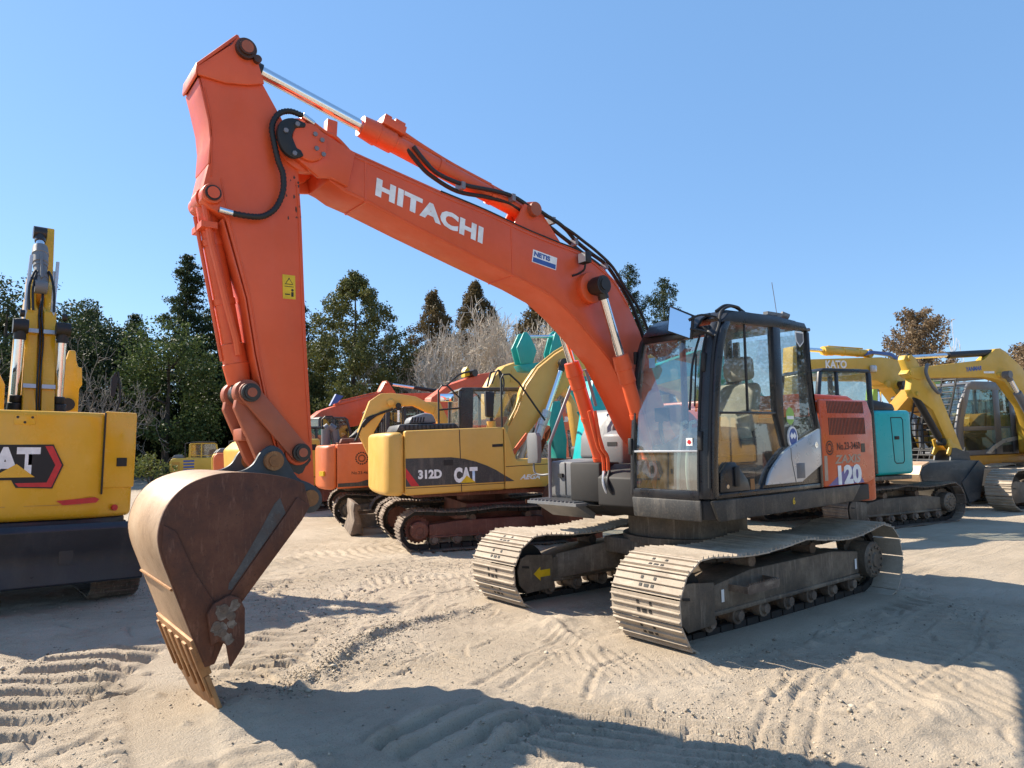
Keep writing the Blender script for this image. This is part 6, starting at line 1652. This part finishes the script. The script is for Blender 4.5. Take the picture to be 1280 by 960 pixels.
STRIPS = [  # centre, travel direction, half length, half width, pitch, height
    (5.80, -.30, (.50, .87), 1.8, .42, .26, .085), (3.0, 2.2, (.86, .59), .55, .80, .105, .034), (3.85, 1.40, (.2, -.97), .45, .46, .17, .055),
    (4.05, -.80, (.62, .78), .75, .32, .20, .07), (-2.4, 1.6, (.95, -.30), 1.6, .5, .17, .034), (2.1, -3.6, (.9, .44), 1.5, .45, .17, .030), (.2, -3.4, (.97, .2), 1.2, .5, .17, .028),
    (-4.2, 2.6, (.9, .4), 2.0, .5, .17, .035), (1.5, -5.2, (.97, -.1), 1.6, .5, .17, .02), (3.6, -2.9, (.4, .92), 1.3, .4, .17, .026), (.8, 2.9, (.8, -.6), .8, .5, .11, .012), (2.9, .2, (.92, .38), .9, .35, .10, .016),
    (-6.5, 4.5, (.95, .3), 2.5, .5, .2, .02), (-1.5, -8.9, (.99, .1), 2.2, .5, .17, .025), (4.9, 1.6, (.3, .95), .7, .4, .16, .026), (2.0, 1.2, (.86, -.5), .8, .42, .09, .012), (3.9, -.1, (.5, .86), .6, .3, .09, .016), (1.4, -4.5, (.93, .36), 1.6, .30, .15, .026), (3.0, -4.7, (.80, .60), 1.4, .30, .15, .026), (.6, -5.6, (.98, -.18), 1.5, .30, .16, .03), (2.7, -2.3, (.97, .22), 1.2, .32, .12, .02),
          (1.2, -2.6, (.9, -.43), 1.1, .3, .11, .018), (4.3, -3.6, (.55, .83), 1.2, .32, .15, .024), (-.9, 2.2, (.98, .15), 1.5, .36, .13, .02), (-2.8, .9, (.9, .42), 1.4, .36, .15, .024), (1.1, .2, (.3, .95), .5, .3, .1, .014)]
BERM = [(4.30, .30), (3.95, -.02), (3.37, -.60), (2.9, -.80), (2.0, -.98), (.75, -1.17)]
BERM2 = [(2.05, .75), (2.0, .30), (1.88, .0)]
ARCS = [[(3.05, 2.75), (2.45, 2.42), (1.95, 2.18), (1.45, 2.02)], [(2.85, 2.80), (2.30, 2.50), (1.80, 2.25), (1.3, 2.10)], [(2.72, 2.86), (2.20, 2.60), (1.70, 2.36), (1.1, 2.2)],
        [(5.2, -.9), (4.4, -.5), (4.25, .2)], [(4.15, -.75), (3.95, -.35), (4.02, .0)], [(-.5, 2.9), (-1.8, 3.0), (-3.2, 2.7)], [(1.2, -2.0), (2.6, -1.75), (3.8, -1.9), (5.3, -2.6)], [(-.2, -2.4), (1.6, -2.6), (3.2, -3.2)], [(-.3, -3.1), (1.5, -3.3), (3.4, -4.1), (4.6, -5.2)], [(-.2, -3.35), (1.4, -3.55), (3.2, -4.35)], [(.2, -4.2), (2.2, -4.0), (4.2, -3.0)], [(3.3, .9), (2.6, .5), (1.9, .32)], [(3.2, 1.05), (2.5, .66), (1.95, .5)], [(2.9, 1.5), (2.4, 1.1), (1.8, .95)], [(1.0, 2.6), (-.2, 2.55), (-1.4, 2.2)]]
def seg_dist(x, y, path):
    best = np.full(x.shape, 9.0)
    for (a, b), (c, d) in zip(path, path[1:]):
        vx, vy = c - a, d - b; t = np.clip(((x - a) * vx + (y - b) * vy) / (vx * vx + vy * vy), 0, 1)
        best = np.minimum(best, np.hypot(x - a - t * vx, y - b - t * vy))
    return best

def relief(x, y):
    near = np.exp(-((np.hypot(x - 1.5, y - 1) / 14) ** 2))
    h = .018 * fbm(x * .55, y * .55, 3) + .008 * fbm(x * 2.1 + 5, y * 2.1, 3) * near
    rough = .5 + .5 * vnoise(x * .8 + 3, y * .8 + 9)
    clod = np.maximum(0, fbm(x * 7 + 3, y * 7, 3) - .35)
    h = h + near * (.024 * clod * ss(.25, .7, rough) + .007 * fbm(x * 13, y * 13, 3) + .012 * np.maximum(0, fbm(x * 15 + 9, y * 15, 2) - .55))
    flat_ = np.zeros_like(h); add = np.zeros_like(h)
    for cx, cy, d, hl, hw, p, a in STRIPS:
        l = math.hypot(*d); dx, dy = d[0] / l, d[1] / l
        s = (x - cx) * dx + (y - cy) * dy; t = -(x - cx) * dy + (y - cy) * dx
        wob = .10 * vnoise(x * 1.7 + cx, y * 1.7)
        m = ss(hl, hl - .25, np.abs(s) + wob) * ss(hw, hw - .07, np.abs(t) + .4 * wob)
        ph = (s + .03 * vnoise(t * 3 + cx, s * 2) + .12 * p * np.sin(t * 4)) / p
        w = np.clip((np.cos(2 * np.pi * ph) + .45) / .75, 0, 1); w = w * w * (3 - 2 * w)
        brk = np.clip(.75 + .6 * fbm(x * 2.2 + 40, y * 2.2, 2), .1, 1.2)
        flat_ = np.maximum(flat_, m * .65); add = add + m * a * (w - .55) * brk
    # long drag marks left by turning crawlers
    for ang, k0 in ((-154, 3.0), (-118, 11.0), (160, 23.0)):
        ca, sa = math.cos(R(ang)), math.sin(R(ang)); u = x * ca + y * sa; v = -x * sa + y * ca + .25 * vnoise(x * .6 + k0, y * .6)
        msk = ss(.0, .5, vnoise(x * .55 + k0 * 3, y * .55 + k0))
        h = h + near * msk * (.003 * vnoise(u * .9 + k0, v * 11) + .006 * vnoise(u * 1.4 + k0, v * 24))
    # smooth wheel band running towards the viewer
    sd = seg_dist(x, y, [(4.72, -1.9), (5.2, 1.6)]); m = ss(.26, .17, sd); flat_ = np.maximum(flat_, m * .9); add = add - m * .018
    h = h * (1 - flat_) + add
    sd = seg_dist(x, y, BERM) + .035 * fbm(x * 6, y * 6, 2)
    h = h + .068 * np.exp(-(sd / .042) ** 2) * (.6 + .5 * vnoise(x * 5, y * 5)) + .012 * np.exp(-(sd / .25) ** 2)
    sd = seg_dist(x, y, BERM2) + .03 * fbm(x * 6, y * 6, 2)
    h = h + .05 * np.exp(-(sd / .06) ** 2)
    for A in ARCS:
        sd = seg_dist(x, y, A) + .012 * fbm(x * 5, y * 5, 2)
        h = h - .015 * np.exp(-(sd / .020) ** 2) + .006 * np.exp(-((sd - .04) / .02) ** 2)
    for cx, cy, rr, hh in ((1.75, 2.82, .22, .06), (1.30, 2.95, .14, .05), (4.72, .42, .30, .055), (3.75, 1.15, .45, .07), (1.75, -.05, .5, .05), (-1.0, 2.3, .6, .05), (2.5, 1.35, .45, .03), (5.2, 2.3, .4, .03)):
        h = h + hh * np.exp(-(((x - cx) ** 2 + (y - cy) ** 2) / rr ** 2)) * (1 + .35 * fbm(x * 5, y * 5, 2))
    # keep the sand under the crawlers level
    for sy in (-.995, .995):
        m = ss(2.1, 1.6, np.abs(x)) * ss(.55, .38, np.abs(y - sy)); h = h * (1 - m) + m * .030
    return h

def ground():
    def axis(lo, hi, step, out, gr=1.10):
        c = list(np.arange(lo, hi + 1e-6, step)); a = [lo]; s = step
        while a[-1] > -out: s *= gr; a.append(a[-1] - s)
        b = [hi]; s = step
        while b[-1] < out: s *= gr; b.append(b[-1] + s)
        return np.array(a[:0:-1] + c + b[1:])
    X = axis(-1.5, 6.4, .0185, 600); Y = axis(-6.2, 3.5, .0195, 600)
    x, y = np.meshgrid(X, Y, indexing='ij'); z = gbase(x) + relief(x, y)
    # cracks, scuffs and thrown clods, each stamped into its own small patch
    for k in range(230):
        cx, cy = rng.uniform(-1.2, 6.2), rng.uniform(-2.8, 3.4); L_ = rng.uniform(.04, .22); wd = rng.uniform(.010, .022); an = rng.uniform(0, math.pi) if k % 3 else R(-154) + rng.normal() * .25
        if abs(cx) < 2.0 and abs(abs(cy) - .995) < .5: continue
        i0, i1 = np.searchsorted(X, (cx - .35, cx + .35)); j0, j1 = np.searchsorted(Y, (cy - .35, cy + .35))
        px, py = x[i0:i1, j0:j1] - cx, y[i0:i1, j0:j1] - cy
        u = px * math.cos(an) + py * math.sin(an); v = -px * math.sin(an) + py * math.cos(an) + rng.uniform(-2, 2) * u * u
        if k % 4 == 3: q = np.exp(-(u / (L_ * .35)) ** 2 - (v / (L_ * .3)) ** 2) * rng.uniform(.015, .035) * (1 + .5 * fbm(px * 22 + k, py * 22, 2))
        else: q = -np.exp(-(u / L_) ** 4) * (np.exp(-(v / wd) ** 2) * rng.uniform(.012, .026) - .010 * np.exp(-((v - 2.2 * wd) / (1.5 * wd)) ** 2))
        z[i0:i1, j0:j1] += q
    nx, ny = len(X), len(Y)
    V = np.stack([x, y, z], -1).reshape(-1, 3).astype(np.float32)
    i = np.arange(nx - 1)[:, None] * ny + np.arange(ny - 1)[None]
    F = np.stack([i, i + ny, i + ny + 1, i + 1], -1).reshape(-1).astype(np.int32)
    me = bpy.data.meshes.new('ground'); me.vertices.add(len(V)); me.vertices.foreach_set('co', V.ravel())
    me.loops.add(len(F)); me.loops.foreach_set('vertex_index', F)
    me.polygons.add(len(F) // 4); me.polygons.foreach_set('loop_start', np.arange(0, len(F), 4, dtype=np.int32))
    me.update(calc_edges=True); me.polygons.foreach_set('use_smooth', [True] * (len(F) // 4))
    m, nt, b = new_mat('sandy_ground')
    c = ramp(nt, noise(nt, .9, 7, .65), [(.28, (.385, .312, .230)), (.52, (.505, .412, .308)), (.75, (.595, .50, .385))])
    c = mix(nt, ramp(nt, noise(nt, 110, 4, .8), [(.55, 0.0), (.64, .62)]), c, (.24, .19, .135))  # dark grain specks; the tiny shadows between sand grains are painted in here
    c = mix(nt, ramp(nt, noise(nt, 42, 5, .8), [(.56, 0.0), (.70, .35)]), c, (.27, .22, .16))  # coarser dark specks, also painting in small shadows of the crumbs
    c = mix(nt, ramp(nt, noise(nt, 120, 2, .6), [(.60, 0.0), (.70, .6)]), c, (.52, .46, .38))
    nt.links.new(c, b.inputs['Base Color']); b.inputs['Roughness'].default_value = .95; b.inputs['Specular IOR Level'].default_value = .15
    def madd(x, k, y):
        n = N(nt, 'ShaderNodeMath', operation='MULTIPLY_ADD'); n.inputs[1].default_value = k
        nt.links.new(x, n.inputs[0])
        if y is None: n.inputs[2].default_value = 0
        else: nt.links.new(y, n.inputs[2])
        return n.outputs[0]
    tc = N(nt, 'ShaderNodeTexCoord'); mp = N(nt, 'ShaderNodeMapping'); mp.inputs['Rotation'].default_value = (0, 0, R(-26)); mp.inputs['Scale'].default_value = (2.2, 42, 1)
    nt.links.new(tc.outputs['Object'], mp.inputs['Vector'])
    dg = N(nt, 'ShaderNodeTexNoise'); dg.inputs['Scale'].default_value = 1.0; dg.inputs['Detail'].default_value = 5; nt.links.new(mp.outputs['Vector'], dg.inputs['Vector'])
    vor = N(nt, 'ShaderNodeTexVoronoi'); vor.inputs['Scale'].default_value = 75; nt.links.new(tc.outputs['Object'], vor.inputs['Vector'])
    h = madd(noise(nt, 24, 6, .7), .55, madd(noise(nt, 70, 5, .8), 1.15, madd(noise(nt, 170, 3, .8), .8, madd(dg.outputs['Fac'], .5, madd(vor.outputs['Distance'], -.4, None)))))
    bump(nt, b, h, .70, .026)
    me.materials.append(m)
    o = bpy.data.objects.new('ground', me); COL.objects.link(o); o['kind'] = 'structure'
    o['label'] = 'pale sandy ground with crawler prints and shadows'; o['category'] = 'ground'
ground()

def pebbles():
    n = 60000; e = 5000
    x = np.concatenate([rng.uniform(-2.2, 6.4, n), np.zeros(e)]); y = np.concatenate([rng.uniform(-4.5, 3.5, n), np.zeros(e)])
    path = np.array(BERM + BERM2[::-1]); k = rng.integers(0, len(BERM) - 1, e); t = rng.uniform(0, 1, e)[:, None]
    p = path[k] * (1 - t) + path[k + 1] * t + rng.normal(0, .10, (e, 2)); x[n:], y[n:] = p[:, 0], p[:, 1]
    dens = np.clip(.35 + 1.1 * fbm(x * .9 + 50, y * .9, 3), .06, 1)
    dens[seg_dist(x, y, [(4.72, -1.9), (5.2, 1.6)]) < .22] *= .15
    msk = rng.uniform(0, 1, n + e) < dens; msk[n:] = True; x, y = x[msk], y[msk]
    ok = ~((np.abs(x) < 1.9) & (np.abs(np.abs(y) - .995) < .4)); x, y = x[ok], y[ok]
    z = gbase(x) + relief(x, y)
    q = rng.uniform(0, 1, len(x)); s = .0032 + .0075 * q ** 2.5; s = np.where(rng.uniform(0, 1, len(x)) > .985, s + .009, s); s = np.where(rng.uniform(0, 1, len(x)) > .9985, s + .02, s)
    base = np.array([(1, 0, 0), (-1, 0, 0), (0, 1, 0), (0, -1, 0), (0, 0, 1), (0, 0, -1)], float)
    tri = np.array([(0, 2, 4), (2, 1, 4), (1, 3, 4), (3, 0, 4), (2, 0, 5), (1, 2, 5), (3, 1, 5), (0, 3, 5)])
    m = len(x)
    V = base[None] * s[:, None, None] * rng.uniform(.6, 1.3, (m, 6, 1)) + rng.normal(0, .15, (m, 6, 3)) * s[:, None, None]
    V[:, :, 2] *= .7; V += np.stack([x, y, z + s * .25], 1)[:, None]
    F = (tri[None] + 6 * np.arange(m)[:, None, None]).reshape(-1).astype(np.int32)
    me = bpy.data.meshes.new('pebbles'); me.vertices.add(m * 6); me.vertices.foreach_set('co', V.astype(np.float32).ravel())
    me.loops.add(len(F)); me.loops.foreach_set('vertex_index', F); me.polygons.add(len(F) // 3); me.polygons.foreach_set('loop_start', np.arange(0, len(F), 3, dtype=np.int32))
    me.update(calc_edges=True)
    mt, nt, b = new_mat('pebble_stone'); geo = N(nt, 'ShaderNodeNewGeometry')
    nt.links.new(ramp(nt, geo.outputs['Random Per Island'], [(0, (.13, .105, .08)), (.35, (.32, .265, .195)), (1, (.52, .44, .33))]), b.inputs['Base Color']); b.inputs['Roughness'].default_value = .9
    me.materials.append(mt)
    o = bpy.data.objects.new('pebbles', me); COL.objects.link(o); tag(o, 'loose pebbles and crumbs of sand scattered over the yard', 'pebbles', None, 'stuff')
pebbles()

# ================================================================== LIGHT, SKY, CAMERA
S = Vector((.60, -1.08, 1.0)).normalized()
el = math.asin(S.z); az = math.atan2(S.y, S.x)
sun = bpy.data.lights.new('sun', 'SUN'); sun.energy = 5.0; sun.angle = R(.53); sun.color = (1.0, .905, .76)
so = bpy.data.objects.new('sun', sun); COL.objects.link(so); so.rotation_mode = 'QUATERNION'; so.rotation_quaternion = S.to_track_quat('Z', 'Y')
w = bpy.data.worlds.new('World'); SC.world = w; w.use_nodes = True
nt = w.node_tree; bg = nt.nodes['Background']
sky = nt.nodes.new('ShaderNodeTexSky'); sky.sky_type = 'NISHITA'; sky.sun_disc = False
sky.sun_elevation = el; sky.sun_rotation = math.pi / 2 - az
sky.air_density = 1.0; sky.dust_density = .15; sky.ozone_density = 1.4; sky.altitude = 300
hs = nt.nodes.new('ShaderNodeHueSaturation'); hs.inputs['Saturation'].default_value = 1.10; hs.inputs['Hue'].default_value = .50
mxs = nt.nodes.new('ShaderNodeMix'); mxs.data_type = 'RGBA'; mxs.inputs[0].default_value = .60; mxs.inputs[7].default_value = (.90, 1.84, 3.42, 1)
nt.links.new(sky.outputs['Color'], hs.inputs['Color']); nt.links.new(hs.outputs['Color'], mxs.inputs[6]); nt.links.new(mxs.outputs[2], bg.inputs['Color']); bg.inputs['Strength'].default_value = .125

cam = bpy.data.cameras.new('camera'); co = bpy.data.objects.new('camera', cam); COL.objects.link(co); SC.camera = co
cam.sensor_width = 36; cam.lens = 36 * 890 / 1280; cam.clip_end = 3000; cam.clip_start = .05
yaw, pit = R(232.43), math.atan(87 / 890)
co.location = (6.045, 4.845, 1.50)
d = Vector((math.cos(pit) * math.cos(yaw), math.cos(pit) * math.sin(yaw), math.sin(pit)))
co.rotation_mode = 'QUATERNION'; co.rotation_quaternion = d.to_track_quat('-Z', 'Y')

SC.view_settings.view_transform = 'Standard'; SC.view_settings.look = 'None'
SC.view_settings.exposure = 1.0; SC.view_settings.gamma = 1; SC.view_settings.use_curve_mapping = False
SC.cycles.max_bounces = 6; SC.cycles.transparent_max_bounces = 12; SC.cycles.diffuse_bounces = 3; SC.cycles.glossy_bounces = 3
